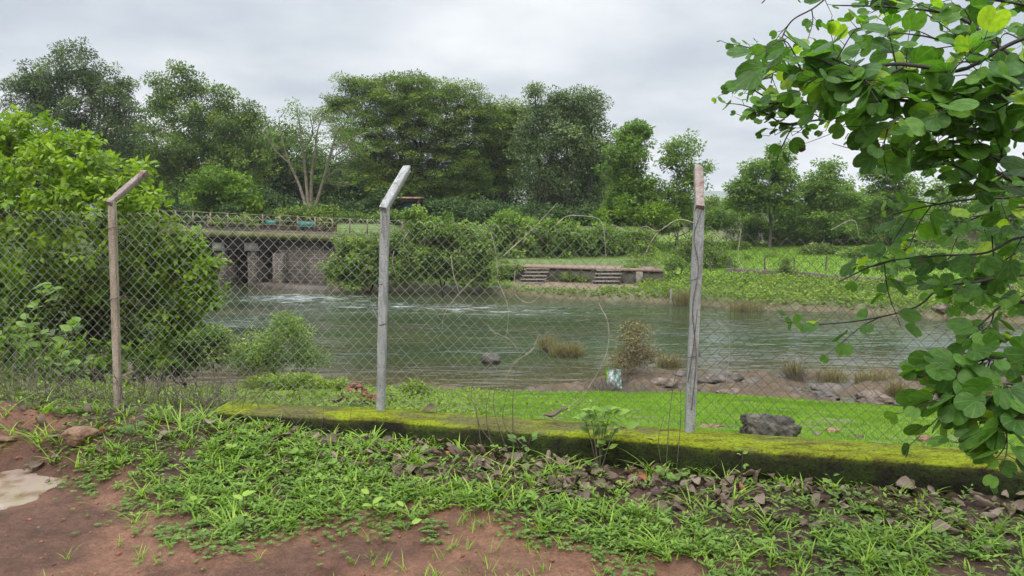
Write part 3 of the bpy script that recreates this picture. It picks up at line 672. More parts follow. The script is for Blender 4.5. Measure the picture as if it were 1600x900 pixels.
tree('flat_topped_tree', 'mid green flat-topped tree between the umbrella crown and the banyan', 'tree', [(775, 185, 42, 28), (812, 185, 30, 24), (800, 205, 40, 40), (770, 225, 45, 50), (800, 260, 40, 40)], 60, (785, 345), 320, 120, .75, .16, 'tree_rain', tr=.25, flat=.4, up=.9, group=GT)
tree('banyan_tree', 'dense dark banyan with hanging roots and silvery leaf tops', 'tree',
     [(905, 168, 48, 28), (862, 165, 30, 26), (850, 195, 48, 36), (920, 205, 42, 40), (885, 235, 72, 52), (840, 250, 45, 48), (925, 265, 36, 46), (870, 290, 60, 34), (835, 142, 12, 6), (905, 312, 55, 24), (845, 312, 40, 24)], 55, (880, 350), 560, 130, .62, .16, 'tree_banyan', tr=.55, flat=.8, fill=.42, group=GT, trunk_h=.3)
# hanging aerial roots of the banyan are its own part
ban = [o for o in bpy.data.objects if o.name.startswith('banyan_tree')][0]
mb = MB()
for q in range(46):
    px = rng.uniform(835, 945); a = P(px, rng.uniform(270, 300), 54.5 + rng.normal() * 1.5); b = a.copy(); b[2] = float(height(a[0], a[1])) + max(0, rng.normal()) * .4; b[0] += rng.normal() * .1
    MB().tube(spline([a, (a + b) / 2 + rng.normal(size=3) * .08, b], 6), rng.uniform(.015, .04), 4).build('aerial_root', M['bark_dark'], ban)
# teak-like young trees on the right
def young(label, lobes, d, base, n, per, size, mat='tree_mid', tr=.09, bark='bark_grey', group='young trees on the right bank'):
    return tree('young_tree', label, 'tree', lobes, d, base, n, per, .5, size, mat, bark=bark, tr=tr, trunk_h=.75, flat=.6, up=.7, fill=.5, group=group, jit=.08, tpl='leaf', dj=.9)
young('young tree with a pointed crown just right of the banyan', [(990, 215, 24, 24), (980, 250, 36, 30), (990, 290, 40, 32), (985, 325, 42, 26), (1000, 205, 16, 14)], 50, (990, 352), 230, 70, .22, 'tree_light', .12)
young('slim see-through young tree just left of the right-hand post', [(1068, 224, 24, 14), (1058, 252, 32, 22), (1080, 280, 32, 24), (1058, 305, 34, 26), (1100, 262, 14, 14), (1058, 330, 34, 16), (1045, 235, 12, 12)], 50, (1062, 350), 200, 42, .20, 'tree_light', .06)
young('young tree with a dark visible trunk, tallest right of the right-hand post', [(1215, 240, 26, 15), (1205, 262, 38, 22), (1170, 275, 26, 22), (1225, 285, 34, 26), (1190, 305, 50, 26), (1215, 330, 36, 20), (1158, 300, 22, 30)], 52, (1203, 378), 240, 65, .21, 'tree_light', .12)
young('young bushy tree second from the right beyond the river', [(1295, 262, 22, 14), (1285, 285, 30, 20), (1300, 310, 42, 28), (1265, 310, 26, 24), (1290, 345, 50, 26)], 53, (1285, 378), 220, 65, .21, 'tree_light', .1)
young('young tree showing between the round-leaved branches at right', [(1395, 255, 24, 13), (1380, 272, 34, 18), (1405, 300, 44, 24), (1370, 320, 36, 26), (1400, 345, 55, 22)], 54, (1390, 378), 220, 65, .21, 'tree_light', .1)
young('young tree seen through the round-leaved branches near the right edge', [(1480, 310, 30, 28), (1500, 345, 46, 24)], 58, (1480, 375), 80, 60, .27, 'tree_light', .1)
young('young tree at the far right edge behind the round-leaved tree', [(1580, 305, 40, 36), (1590, 345, 46, 24)], 60, (1575, 375), 80, 60, .27, 'tree_light', .1)
# far treeline on the right
V = []; cl = []
for x in np.arange(1000, 1720, 9):
    dd = rng.uniform(85, 130); yy = 316 + 5 * math.sin(x * .03) + rng.normal() * 3; c = P(x, yy, dd)
    for q in range(7): cl.append([c[0] + rng.normal() * .6, c[1] + rng.normal() * 2, c[2] - q * .42 + .3 * rng.normal()])
V, Fs, v = leaves(np.array(cl), 30, 1.0, .4, .7, .6, .1)
obj_props(mesh_np('distant_treeline', V, Fs, M['tree_mid'], attrs={'v': ('FACE', v)}), 'distant line of trees beyond the right bank fields', 'treeline', kind='stuff')
# ------------------------------------------------------------------ SHRUBS
def shrub(name, label, lobes, d, n_cl, per, cr, size, mat, base=None, group=None, tpl='leaf', tr=.05, up=.5, flat=.7, fill=.4, dj=.8, bark='bark_dark', stems=5, cat='shrub', droop=.25):
    L = np.array([l[:4] for l in lobes]); bx = base[0] if base else L[:, 0].mean(); by = base[1] if base else (L[:, 1] + L[:, 3]).max()
    cent, _ = lobe_points(lobes, n_cl, d, dj, fill, up=.15); k_ = 1.1 / cr; cent = cent[fbm(cent[:, 0] * k_ * .5, cent[:, 2] * k_ * .6 + cent[:, 1] * .3, 140) > .35]; b = P(bx, by, d); gz = float(height(b[0], b[1]))
    g_ = height(cent[:, 0], cent[:, 1]); cent[:, 2] = np.maximum(cent[:, 2], g_ + cr * .25)
    e = empty(name, (b[0], b[1], gz), label, cat, group)
    b[2] = gz - .05; top = b + np.array([0, 0, max(.1, (cent[:, 2].mean() - gz) * .35)])
    mb, A, par = limbs([b, (b + top) / 2, top], cent[::2], tr, size * .05, 4, .15); mb.build('stem', M[bark], e, smooth=True)
    V, Fs, v = leaves(cent, per, cr, size, flat, up, droop, tpl); mesh_np('foliage', V, Fs, M[mat], e, {'v': ('FACE', v)}); return e
GS = 'shrubs on the far bank'
shrub('creeper_mound', 'rounded creeper-smothered bush at the right end of the bridge', [(560, 400, 34, 30), (600, 388, 30, 26), (545, 425, 36, 24), (595, 420, 34, 22)], 36.5, 230, 70, .33, .16, 'creeper', group=GS)
shrub('creeper_mound', 'largest creeper-covered mound with a bright leafy tip, left of the ghat steps', [(648, 342, 24, 20), (668, 362, 40, 22), (705, 368, 40, 26), (735, 385, 34, 26), (655, 395, 55, 34), (750, 408, 24, 30), (700, 405, 50, 30), (640, 425, 30, 18), (725, 432, 40, 14)], 36, 400, 70, .33, .16, 'creeper', group=GS)
shrub('creeper_bank', 'wide leafy thicket behind the left ghat steps', [(790, 360, 42, 26), (850, 365, 50, 24), (835, 385, 70, 24), (775, 385, 34, 24), (800, 345, 30, 14)], 43, 290, 70, .36, .17, 'creeper', group=GS)
shrub('creeper_bank', 'thicket of climbing leaves behind the right ghat steps', [(925, 372, 50, 22), (985, 382, 45, 26), (950, 395, 60, 16), (900, 385, 40, 22)], 43, 290, 70, .36, .17, 'creeper', group=GS)
shrub('creeping_plant', 'creeper spilling over the left end of the platform', [(790, 424, 16, 9), (808, 416, 8, 6)], 38.6, 26, 60, .22, .11, 'creeper', group=GS)
shrub('creeping_plant', 'small green creeper clump on top of the platform right of the stairs', [(985, 419, 14, 4)], 38.2, 14, 50, .18, .1, 'creeper', group=GS)
shrub('creeping_plant', 'weeds growing between the two stair flights', [(885, 434, 18, 5), (905, 436, 14, 4)], 38., 22, 50, .18, .1, 'cover', group=GS)
shrub('bank_shrub', 'dark green shrub at the end of the ghat platform', [(1075, 395, 26, 22), (1100, 390, 36, 26), (1130, 405, 22, 16)], 42, 90, 80, .38, .13, 'tree_mid', group=GS)
shrub('bank_shrub', 'small pale shrub between the platform and the right-hand post', [(1050, 415, 22, 14), (1075, 420, 18, 8)], 38, 40, 70, .3, .1, 'creeper', group=GS)
shrub('yellow_shrub', 'light yellow-green shrub under the pointed young tree', [(950, 332, 26, 18), (1020, 335, 28, 16), (1045, 345, 16, 10)], 48, 80, 80, .45, .17, 'bush_bright', group=GS)
shrub('lawn_shrub', 'small dark shrub alone on the lawn in front of the low wall', [(1232, 430, 20, 18), (1228, 412, 10, 10)], 37, 45, 70, .22, .08, 'tree_mid', group=GS)
shrub('lawn_shrub', 'tiny round bush on the lawn beside a stake', [(1168, 406, 8, 6)], 46, 12, 60, .2, .09, 'creeper', group=GS)
shrub('lawn_shrub', 'pale little bush behind the second lawn stake', [(1205, 403, 10, 8)], 47, 14, 60, .22, .09, 'creeper', group=GS)
for lb, lobes, d in [('embankment shrub below the slim young tree', [(1045, 352, 24, 10), (1120, 345, 26, 14)], 56), ('bushy shrub at the foot of the dark-trunked young tree', [(1180, 358, 40, 22), (1225, 365, 34, 26)], 55),
                     ('leafy upright shrub hanging down the brown embankment', [(1225, 372, 12, 22), (1252, 382, 18, 16)], 54), ('wide shrub on the embankment under the bushy young tree', [(1290, 370, 40, 22), (1325, 380, 34, 18)], 55),
                     ('shrub on the embankment half hidden by round leaves', [(1370, 375, 40, 24), (1410, 385, 34, 18)], 54), ('low shrub in the yellow-green field at right', [(1470, 385, 44, 20), (1520, 395, 30, 14)], 52), ('shrub at the right edge beyond the river', [(1580, 395, 50, 26)], 50),
                     ('low dark shrub on the far lawn left of the wall stakes', [(1150, 392, 20, 10)], 52), ('scruffy shrub spilling onto the far lawn below the brown embankment', [(1275, 398, 26, 12), (1300, 404, 14, 8)], 48), ('ragged weeds on the far lawn behind the right stakes', [(1345, 402, 30, 12)], 46), ('low bush on the stone wall half covered by round leaves', [(1400, 425, 26, 12)], 40), ('nearer yellow-green shrub at the edge of the far lawn', [(1450, 412, 40, 20), (1420, 420, 26, 12)], 43), ('round shrub on the far bank behind the lower round leaves', [(1530, 420, 44, 24)], 41), ('leafy shrub at the right edge just above the far waterline', [(1600, 428, 46, 30)], 38), ('tall scrub rising behind the two right-hand young trees', [(1340, 345, 50, 26), (1250, 345, 40, 24)], 60), ('tall scrub at the foot of the pointed young tree', [(1000, 338, 50, 16), (1060, 340, 40, 16), (1110, 338, 40, 14)], 54),
 ('small shrub beside the right-hand post arm on the horizon', [(1120, 320, 22, 12), (1150, 330, 24, 14)], 66)]:
    shrub('embankment_shrub', lb, lobes, d, 120, 75, .42, .18, ('tree_mid', 'creeper', 'tree_light')[int(lobes[0][0]) % 3], group=GS)
shrub('dark_thicket', 'dark scrub at the foot of the umbrella tree and banyan', [(700, 330, 60, 20), (770, 335, 60, 18), (840, 335, 60, 16), (910, 338, 60, 16), (970, 340, 40, 14)], 51, 320, 90, .5, .17, 'tree_dark', group=GS)
shrub('green_thicket', 'dark green scrub hiding the foot of the pale bare-limbed tree', [(450, 338, 40, 12), (490, 336, 40, 13), (530, 340, 40, 12)], 44.5, 110, 80, .4, .15, 'tree_mid', group=GS)
shrub('green_thicket', 'green scrub at the right end of the bridge deck behind the rail', [(540, 346, 34, 9), (590, 346, 36, 10), (625, 345, 24, 12)], 44.5, 110, 80, .36, .15, 'tree_mid', group=GS)
shrub('dark_thicket', 'dark low thicket behind the left end of the bridge rail', [(240, 325, 50, 20), (300, 335, 60, 18), (360, 335, 50, 18), (190, 330, 50, 20)], 48, 240, 90, .5, .17, 'tree_dark', group=GS)
shrub('bright_bush', 'bright green bush behind the bridge rail', [(335, 285, 34, 22), (360, 300, 40, 26), (320, 310, 40, 22), (395, 320, 16, 10)], 44, 150, 75, .5, .2, 'bush_bright', group=GS)
shrub('deck_weed', 'light green weeds growing on the bridge deck', [(350, 343, 18, 10), (385, 345, 18, 8)], 41.5, 40, 50, .3, .12, 'bush_bright', group=GS)
shrub('dark_thicket', 'dark low thicket behind the bridge under the bare limbs', [(420, 318, 50, 18), (440, 335, 60, 16), (520, 332, 60, 16), (580, 332, 50, 16), (600, 320, 30, 22)], 49, 300, 90, .5, .17, 'tree_dark', group=GS)
# big near bush on the left
def big_bush():
    d = 10.5
    lobes = [(40, 215, 70, 36, .6), (110, 250, 75, 46, 0), (170, 285, 62, 44, -.3), (30, 290, 85, 60, 0), (120, 330, 90, 50, -.4), (215, 320, 48, 30, -.5), (60, 400, 110, 70, -.4), (-60, 280, 80, 90, .3), (10, 330, 70, 60, .8), (-20, 400, 60, 70, .9), (60, 350, 80, 50, 1.0), (20, 230, 60, 40, .8), (30, 490, 90, 60, -.2), (180, 370, 60, 40, .2), (-60, 460, 90, 100, 0), (235, 360, 40, 26, -.2), (110, 450, 110, 60, .3), (190, 440, 60, 60, .6), (60, 540, 90, 50, .3), (160, 540, 70, 40, .8), (30, 560, 80, 55, -1.2), (130, 565, 70, 45, -.6), (235, 560, 55, 35, 0)]
    sp_ = [(300, 385, 40, 22, -.2), (255, 405, 55, 30, 0), (290, 440, 55, 30, -.2), (325, 465, 34, 26, -.4), (240, 470, 50, 40, .2), (290, 500, 50, 28, 0), (170, 470, 60, 50, .5), (330, 412, 22, 8, -.3), (210, 530, 60, 30, .5)]
    cent, dirs = lobe_points(lobes, 1900, d, .75, .32, up=.2); c2, _ = lobe_points(sp_, 520, d, .7, .5, up=.1); cent = np.concatenate([cent, c2])
    b = P(150, 560, 11.); gz = float(height(b[0], b[1])); e = empty('leafy_bush', (b[0], b[1], gz), 'huge bright yellow-green leafy bush filling the left side behind the fence', 'bush')
    cent = cent[(cent[:, 1] > 7.0) & (fbm(cent[:, 0] * 1.3 + 5, cent[:, 2] * 1.6 + cent[:, 1], 133) > .30)]; cent[:, 2] = np.maximum(cent[:, 2], height(cent[:, 0], cent[:, 1]) + .15)
    b[2] = gz - .1
    mb, A, par = limbs([b, b + [0, 0, .5], b + [-.1, 0, 1.0]], cent[::4], .12, .006, 6, .14); mb.build('trunk', M['bark_grey'], e, smooth=True)
    # whorled sprigs of long drooping leaves
    per = 15; n = len(cent) * per; ii = np.repeat(np.arange(len(cent)), per)
    sd = norm(rng.normal(size=(len(cent), 3)) * [.8, .8, .4] + [.15, -.5, .35]); t = rng.random((n, 1)) * .30
    ang = rng.random(n) * 2 * np.pi; sdi = sd[ii]; u = norm(np.cross(sdi, [0, 0, 1.])); vv = np.cross(sdi, u)
    rad = u * np.cos(ang)[:, None] + vv * np.sin(ang)[:, None]
    pos = cent[ii] + sdi * (t - .12) + rad * .02; ax = rad * .9 + sdi * .7; ax[:, 2] -= .35
    nr_ = randdir(n) * .35; nr_[:, 2] += 1.0
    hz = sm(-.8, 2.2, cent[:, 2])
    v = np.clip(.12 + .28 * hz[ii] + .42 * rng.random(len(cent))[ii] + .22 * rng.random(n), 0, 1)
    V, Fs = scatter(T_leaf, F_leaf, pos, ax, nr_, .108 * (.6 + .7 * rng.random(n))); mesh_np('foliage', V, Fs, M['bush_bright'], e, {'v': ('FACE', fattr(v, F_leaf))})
big_bush()
shrub('river_shrub', 'grey-green feathery shrub at the water edge behind the middle of the fence', [(430, 545, 64, 30), (395, 560, 50, 26), (455, 515, 34, 24), (480, 560, 30, 22), (440, 500, 16, 12)], 14.5, 170, 55, .20, .05, 'creeper', base=(425, 590), tpl='dia', tr=.02)
shrub('river_shrub', 'dark leafy shrub hanging over the water beside the big bush', [(300, 545, 50, 26), (340, 530, 30, 16), (250, 560, 60, 26)], 13.5, 110, 90, .2, .08, 'tree_mid', base=(290, 600), tr=.03)
shrub('low_shrub', 'low spreading green weeds behind the left end of the kerb', [(420, 605, 46, 12), (470, 598, 30, 8)], 9.5, 80, 90, .11, .045, 'cover', base=(430, 618), tpl='dia', tr=.01)
shrub('low_shrub', 'sprawling weeds just behind the middle post', [(650, 610, 28, 12), (520, 608, 34, 10)], 10, 70, 90, .1, .04, 'cover', base=(620, 622), tpl='dia', tr=.01)
shrub('water_bush', 'yellowish bush growing out of the shallow water', [(995, 520, 24, 16), (990, 545, 34, 24), (975, 565, 26, 16), (1010, 560, 24, 16)], 18.3, 120, 34, .22, .055, 'dry_grass', base=(990, 585), tpl='dia', tr=.04, bark='dry_vine', up=.2)

# just outside the frame on the left the scrub goes on
shrub('leafy_thicket', 'leafy thicket left of the huge bright bush', [(-330, 420, 120, 110), (-230, 380, 90, 80), (-450, 450, 110, 100)], 12.5, 420, 60, .3, .13, 'bush_bright')
for lb, lobes, base in (('dark tree beyond the left edge behind the thicket', [(-140, 210, 90, 80), (-160, 280, 90, 60)], (-140, 345)), ('broad tree further left beyond the thicket', [(-360, 200, 120, 90), (-340, 280, 120, 60)], (-350, 345))):
    tree('shade_tree', lb, 'tree', lobes, 60, base, 260, 110, 1.0, .24, 'tree_mid', trunk_h=.35, tr=.3, fill=.5, group=GT, flat=.8)
# ------------------------------------------------------------------ BRIDGE
def bridge():
    br = empty('stone_bridge', tuple(P(430, 450, 39)), 'old low stone bridge with a mossy deck edge over the river', 'bridge')
    dL, dR = 41.0, 38.2
    def BP(px, py): 
        t = (px - 240) / 360.; return P(px, py, lerp(dL, dR, t))
    A, B = BP(120, 352), BP(640, 372); A2 = BP(120, 352); 
    ax = norm(B - A); up = np.array([0, 0, 1.]); bk = norm(np.cross(up, ax)); 
    if bk[1] < 0: bk = -bk
    axes = np.array([ax, bk, np.cross(ax, bk)])
    L = np.linalg.norm(B - A); c = (A + B) / 2
    MB().box(c + bk * .15 - up * .17, (L / 2, .2, .17), axes).build('deck_edge', M['deck_edge'], br)
    MB().box(c + bk * 2.9 - up * .24, (L / 2, 2.55, .22), axes).build('deck', M['deck'], br)
    mb = MB()
    for q in (.7, 2.4, 4.4): mb.box(c + bk * q - up * .72, (L / 2, .16, .26), axes)
    mb.build('deck_beam', M['deck'], br)
    def pier(x0, x1, cap):
        y0 = BP((x0 + x1) / 2, 365); p0 = BP(x0, 400); p1 = BP(x1, 400); wz_ = np.linalg.norm(p1 - p0) / 2 * .95
        cc = (p0 + p1) / 2 + bk * 2.6; top = BP((x0 + x1) / 2, 392)[2]; cc[2] = (top - 3.8) / 2
        MB().box(cc, (wz_, 2.2, (top + 3.8) / 2), axes).build('pier', M['masonry'], br)
        cc2 = cc.copy(); cc2[2] = top + .2; 
        MB().box(cc2 + ax * .02 - bk * .02, (wz_ * (1.05 if not cap else 1.35), 2.28, .22), axes).build('bearing_block', M['block'], br)
    for x0, x1, cp in ((200, 222, 0), (272, 292, 1), (326, 343, 0), (379, 394, 1)): pier(x0, x1, cp)
    # abutment wall, stepping to the right
    p0 = BP(430, 372); p1 = BP(600, 372); zt = p0[2] - .06; cc = (p0 + p1) / 2; 
    w_ = np.linalg.norm((p1 - p0)[:2]) / 2; c2 = cc + bk * 2.6; c2[2] = (zt - 4) / 2
    MB().box(c2, (w_, 2.3, (zt + 4) / 2), axes).build('abutment', M['masonry'], br)
    for px in (434,):
        q = BP(px, 400) + bk * .2; q[2] = (zt - .5 - 4) / 2 - .1; MB().box(q, (.22 if px > 440 else .34, .22, (zt + 3.2) / 2), axes).build('buttress', M['masonry'], br)
        q = BP(480, 447) - bk * .1; q[2] = -2.75; MB().box(q, (2.4, .8, .35), axes).build('footing', M['wet_rock'], br)
    # railing
    for i, px in enumerate(np.arange(190, 640, 27.3)):
        b = BP(px, lerp(350, 366, (px - 250) / 350.)); t = BP(px, lerp(328, 344, (px - 250) / 350.)); b += bk * .14; t += bk * .14; b[2] -= .04
        MB().box((b + t) / 2, (.028, .028, (t[2] - b[2]) / 2), axes).build('railing_post', M['rust'], br)
    for f in (.03, .38, .72):
        p = [BP(px, lerp(350, 366, (px - 250) / 350.) * f + lerp(328, 344, (px - 250) / 350.) * (1 - f)) + bk * .14 for px in np.arange(180, 641, 20)]
        p = np.array(p); p[:, 2] += .012 * rng.normal(size=len(p)); MB().tube(p, .016, 6).build('rail', M['rust'], br)
bridge()
M['teal'] = simple_mat('teal_paint', (.01, .10, .09), (.03, .20, .17), 5, .5)
for lb, x0, x1, y0, y1 in (('small teal panel behind the bridge railing, beside the deck weeds', 415, 432, 343, 354), ('wider teal panel behind the bridge railing towards the middle post', 466, 494, 345, 357)):
    d = 42.5; a = P(x0, y0, d); b = P(x1, y1, d); gz = P(x0, y1 + 3, d)[2]; e = empty('teal_panel', ((a[0] + b[0]) / 2, d, gz), lb, 'panel', 'teal panels on the bridge')
    MB().box(((a[0] + b[0]) / 2, d, (a[2] + b[2]) / 2), (abs(b[0] - a[0]) / 2, .03, abs(a[2] - b[2]) / 2 * .8)).build('panel_board', M['teal'], e)
    for x in (a[0] + .05, b[0] - .05): MB().box((x, d + .06, (a[2] + gz) / 2), (.03, .03, (a[2] - gz) / 2)).build('leg', M['twig'], e)
# shed under the rain tree
M['rooftin'] = simple_mat('rusty_tin_roof', (.18, .08, .05), (.36, .25, .18), 3, .6); M['blue'] = simple_mat('blue_paint', (.03, .07, .12), (.06, .12, .18), 4)
M['timber'] = simple_mat('dark_timber', (.03, .02, .015), (.08, .055, .04), 6)
def shed():
    d = 50; c = P(632, 335, d); gz = float(height(c[0], d)); e = empty('shed', (c[0], d, gz), 'small dark open shed with a flat rusty tin roof under the umbrella tree', 'shed')
    r = P(632, 309, d)[2]; hw = 28 / F * d
    MB().box((c[0], d, r), (hw, 1.2, .04)).box((c[0], d - 1.21, r - .03), (hw * 1.01, .02, .06)).build('roof', M['rooftin'], e)
    for sx in (-1, 1):
        for sy in (-1, 1): MB().box((c[0] + sx * hw * .9, d + sy * 1.05, (gz + r - .05) / 2 - .05), (.06, .06, (r - gz) / 2 - .0)).build('post', M['timber'], e)
    MB().box((c[0], d + 1.1, (gz + r) / 2 - .1), (hw * .88, .03, (r - gz) / 2 - .15)).build('back_wall', M['timber'], e)
    MB().box((c[0] + hw * .1, d - .3, lerp(gz, r, .55)), (hw * .35, .04, (r - gz) * .25)).build('board', M['blue'], e)
shed()
# ------------------------------------------------------------------ GHAT
def ghat():
    e = empty('ghat_platform', tuple(P(905, 435, 38.6)), 'low riverside platform of reddish paving with a mossy retaining wall', 'platform')
    def edge(px): return lerp(39.2, 37.0, (px - 778) / 257.)
    def TP(px, py): return P(px, py, edge(px))
    xs = [(778, 408), (815, 411), (868, 415), (925, 420), (975, 424), (1036, 428)]
    top = np.array([TP(x, y) for x, y in xs]); zt = top[:, 2].mean(); top[:, 2] = np.linspace(zt + .03, zt - .05, len(top))
    nb = top.copy(); nb[:, 1] += 2.1; nb[:, 0] += .1
    V = []; 
    for a, b in zip(top, nb): V += [a + [0, -.08, 0], b, b - [0, 0, .1], a + [0, -.08, -.1]]
    V = np.array(V); n = len(top); i = np.arange(n - 1)[:, None] * 4; j = np.arange(4)[None, :]; j2 = (j + 1) % 4
    q = np.concatenate([np.stack([i + j, i + 4 + j, i + 4 + j2, i + j2], -1).reshape(-1, 4), [[0, 1, 2, 3]], [[4 * n - 1, 4 * n - 2, 4 * n - 3, 4 * n - 4]]])
    mesh_np('paving', V, q, M['path'], e)
    V = []
    for a, b in zip(top, nb): V += [a - [0, 0, .102], b - [0, 0, .102], b - [0, 0, 1.4], a - [0, 0, 1.4]]
    mesh_np('retaining_wall', np.array(V), q, M['oldwall'], e)
    fl = []
    for (x0, x1, xb0, xb1, yb, lb) in ((822, 858, 812, 850, 434, 'left stair flight of the platform'), (932, 972, 918, 960, 441, 'right stair flight of the platform')):
        a = TP(x0, 416); b = TP(x1, 416); zt_ = zt - .1; n = 6; rise = .16; mb = MB(); mt = MB()
        for k in range(n):
            h = zt_ - (k + .0) * rise; y0 = a[1] - .1 - k * .28; sh = -(k) * .09
            mb.box(((a[0] + b[0]) / 2 + sh, y0 - .14, h - .50), ((b[0] - a[0]) / 2, .14, .45 - .002 * k))
            mt.box(((a[0] + b[0]) / 2 + sh, y0 - .155, h - .02), ((b[0] - a[0]) / 2 + .03, .165, .03))
        o = mb.build('stairs', M['riser'], e); o['label'] = lb; mt.build('tread', M['step'], o)
    c = TP(1000, 432); MB().box((c[0] - .05, c[1] - .06, zt - .65), (.16, .1, .5)).build('buttress', M['step'], e)
ghat()
M['wallstone'] = simple_mat('dry_stone', (.05, .04, .03), (.13, .11, .085), 6, .9, 1, .03)
# low wall on the lawn
pts = [G(1135, 419, -1.55), G(1180, 421, -1.55), G(1240, 424, -1.55), G(1300, 428, -1.5), G(1380, 432, -1.5), G(1480, 437, -1.5), G(1620, 442, -1.5)]
pp = spline(pts, 60); V = []
for i, p in enumerate(pp):
    gz = float(height(p[0], p[1])); h = .22 + .06 * vnoise(i * .7, 0, 4); V += [[p[0], p[1] - .12, gz - .15], [p[0], p[1] - .11, gz + h], [p[0], p[1] + .14, gz + h + .02], [p[0], p[1] + .15, gz - .15]]
V = np.array(V, float); n = 60; i = np.arange(n - 1)[:, None] * 4; j = np.arange(4)[None, :]; j2 = (j + 1) % 4
q = np.concatenate([np.stack([i + j, i + 4 + j, i + 4 + j2, i + j2], -1).reshape(-1, 4), [[0, 1, 2, 3]]])
obj_props(mesh_np('terrace_wall', V, q, M['wallstone']), 'low dark stone terrace wall across the far lawn', 'wall')
for (x, yb, yt, lb) in ((1110, 414, 394, 'grey stake beside the dark shrub near the right-hand post'), (1141, 418, 398, 'leaning stake beside the bare twigs at the lawn edge'), (1195, 420, 398, 'stake standing on the lawn in front of the pale little bush'), (1241, 419, 400, 'stake behind the small dark lawn shrub'), (1290, 425, 402, 'stake furthest right on the open lawn'), (1048, 478, 458, 'thin white stake at the far waterline')):
    d = 40 if yb < 450 else 32.6; b = P(x, yb, d); b[2] = float(height(b[0], b[1])) - .05; t = b + [rng.normal() * .03, 0, (yb - yt) / F * d + .05]
    MB().tube([b, (b + t) / 2, t], [.055, .05, .05], 6).build('stake', M['bark_grey'] if x > 1050 else M['block'])
    o = bpy.context.scene.objects[-1] if False else None
    ob = [o for o in COL.objects if o.name.startswith('stake')][-1]; obj_props(ob, lb, 'stake', 'stakes on the far bank')
# ------------------------------------------------------------------ ROCKS
def rock(name, label, c, r, mat, seed, group=None, cat='rock', sink=.25, sub=4, amp=.45, parent=None):
    bm = bmesh.new(); bmesh.ops.create_icosphere(bm, subdivisions=sub, radius=1.); V = np.array([v.co[:] for v in bm.verts]); Fq = np.array([[v.index for v in f.verts] for f in bm.faces]); bm.free()
    rr = np.random.default_rng(seed)
    for k in range(9):                                     # planed facets
        nn = norm(rr.normal(size=3)); h = rr.uniform(.55, .85); dd = V @ nn; V = V - np.where(dd > h, dd - h, 0)[:, None] * nn * .85
    n1 = fbm(V[:, 0] * 2 + seed, V[:, 1] * 2 + V[:, 2] * 1.7, seed, 4) - .5; n2 = fbm(V[:, 0] * 7 + V[:, 2] * 5, V[:, 1] * 7 - V[:, 2] * 4, seed + 5, 3) - .5
    V = V * (1 + amp * n1 + amp * .35 * n2)[:, None] * np.array(r) 
    a = rr.uniform(0, 6.3); V = V @ np.array([[math.cos(a), math.sin(a), 0], [-math.sin(a), math.cos(a), 0], [0, 0, 1]]) if r[0] == r[1] else V
    V = V + np.array([c[0], c[1], c[2] + r[2] * (1 - 2 * sink) * .8])
    o = mesh_np(name, V, Fq, mat, smooth=False); return obj_props(o, label, cat, group)
def onground(px, py, d0=3., d1=30.):
    d = ray(px, py); ts = np.linspace(d0, d1, 3000); x = d[0] * ts / d[1]; z = CZ + d[2] * ts / d[1]; h = height(x, ts)
    k = np.argmax(z < h); return np.array([x[k], ts[k], h[k]])
GR = 'stones behind the kerb'
for px, py, r, mat, sd_, lb in ((1202, 682, (.27, .18, .17), 'grey_rock', 3, 'largest rock behind the kerb, dark grey and craggy'), (1300, 676, (.075, .06, .04), 'red_rock', 4, 'reddish stone lying left of a paired stone behind the kerb'),
                                (1276, 680, (.05, .05, .025), 'brown_rock', 5, 'small flat stone nearest the big dark rock'), (1339, 684, (.055, .045, .025), 'brown_rock', 6, 'small brown stone right of the reddish stone'),
                                (1445, 690, (.075, .06, .04), 'red_rock', 7, 'orange-flecked stone on the lawn beneath the hanging leaves'), (1545, 682, (.09, .06, .05), 'brown_rock', 8, 'dark stone half hidden by the lowest round leaves'),
                                (1110, 668, (.16, .1, .02), 'red_rock', 9, 'flat reddish slab between the right-hand post and the big rock')):
    c = onground(px, py, 4.2); rock('stone' if r[0] < .2 else 'boulder', lb, c, r, M[mat], sd_, GR, sink=.3, amp=.75, sub=5 if r[0] > .2 else 4)
rock('boulder', 'round reddish clay boulder on the mud at the left', onground(128, 690), (.125, .09, .07), M['red_rock'], 12, sink=.2, amp=.25)
rock('boulder', 'pointed grey rock standing in the river', G(768, 566, WZ), (.30, .22, .20), M['grey_rock'], 14, sink=.3, amp=.5)
c = onground(140, 628); rock('stone', 'small grey stone at the foot of the brown fence post', onground(205, 636), (.06, .05, .03), M['grey_rock'], 15)
rock('stone', 'flat tan stone by the left puddle edge', onground(12, 688), (.09, .05, .02), M['red_rock'], 16)
def heap():
    e = onground(552, 628, 4.9); V = []; mb = MB(); bm = bmesh.new(); bmesh.ops.create_icosphere(bm, subdivisions=1, radius=1.); T = np.array([v.co[:] for v in bm.verts]); TF = np.array([[v.index for v in f.verts] for f in bm.faces]); bm.free()
    for k in range(170):
        r = rng.random() ** .6; a = rng.random() * 6.28; x = e[0] + math.cos(a) * r * .26; y = e[1] + .1 + math.sin(a) * r * .2; z = e[2] + (1 - r) * .20 * rng.random() ** .3; s = rng.uniform(.012, .04)
        mb.add(T * s * rng.uniform(.6, 1.3, (len(T), 1)) * [1.2, 1, .7] + [x, y, z], TF)
    return obj_props(mb.build('clay_heap', M['red_clay']), 'small heap of broken red clay behind the kerb left of the middle post', 'heap')
heap()
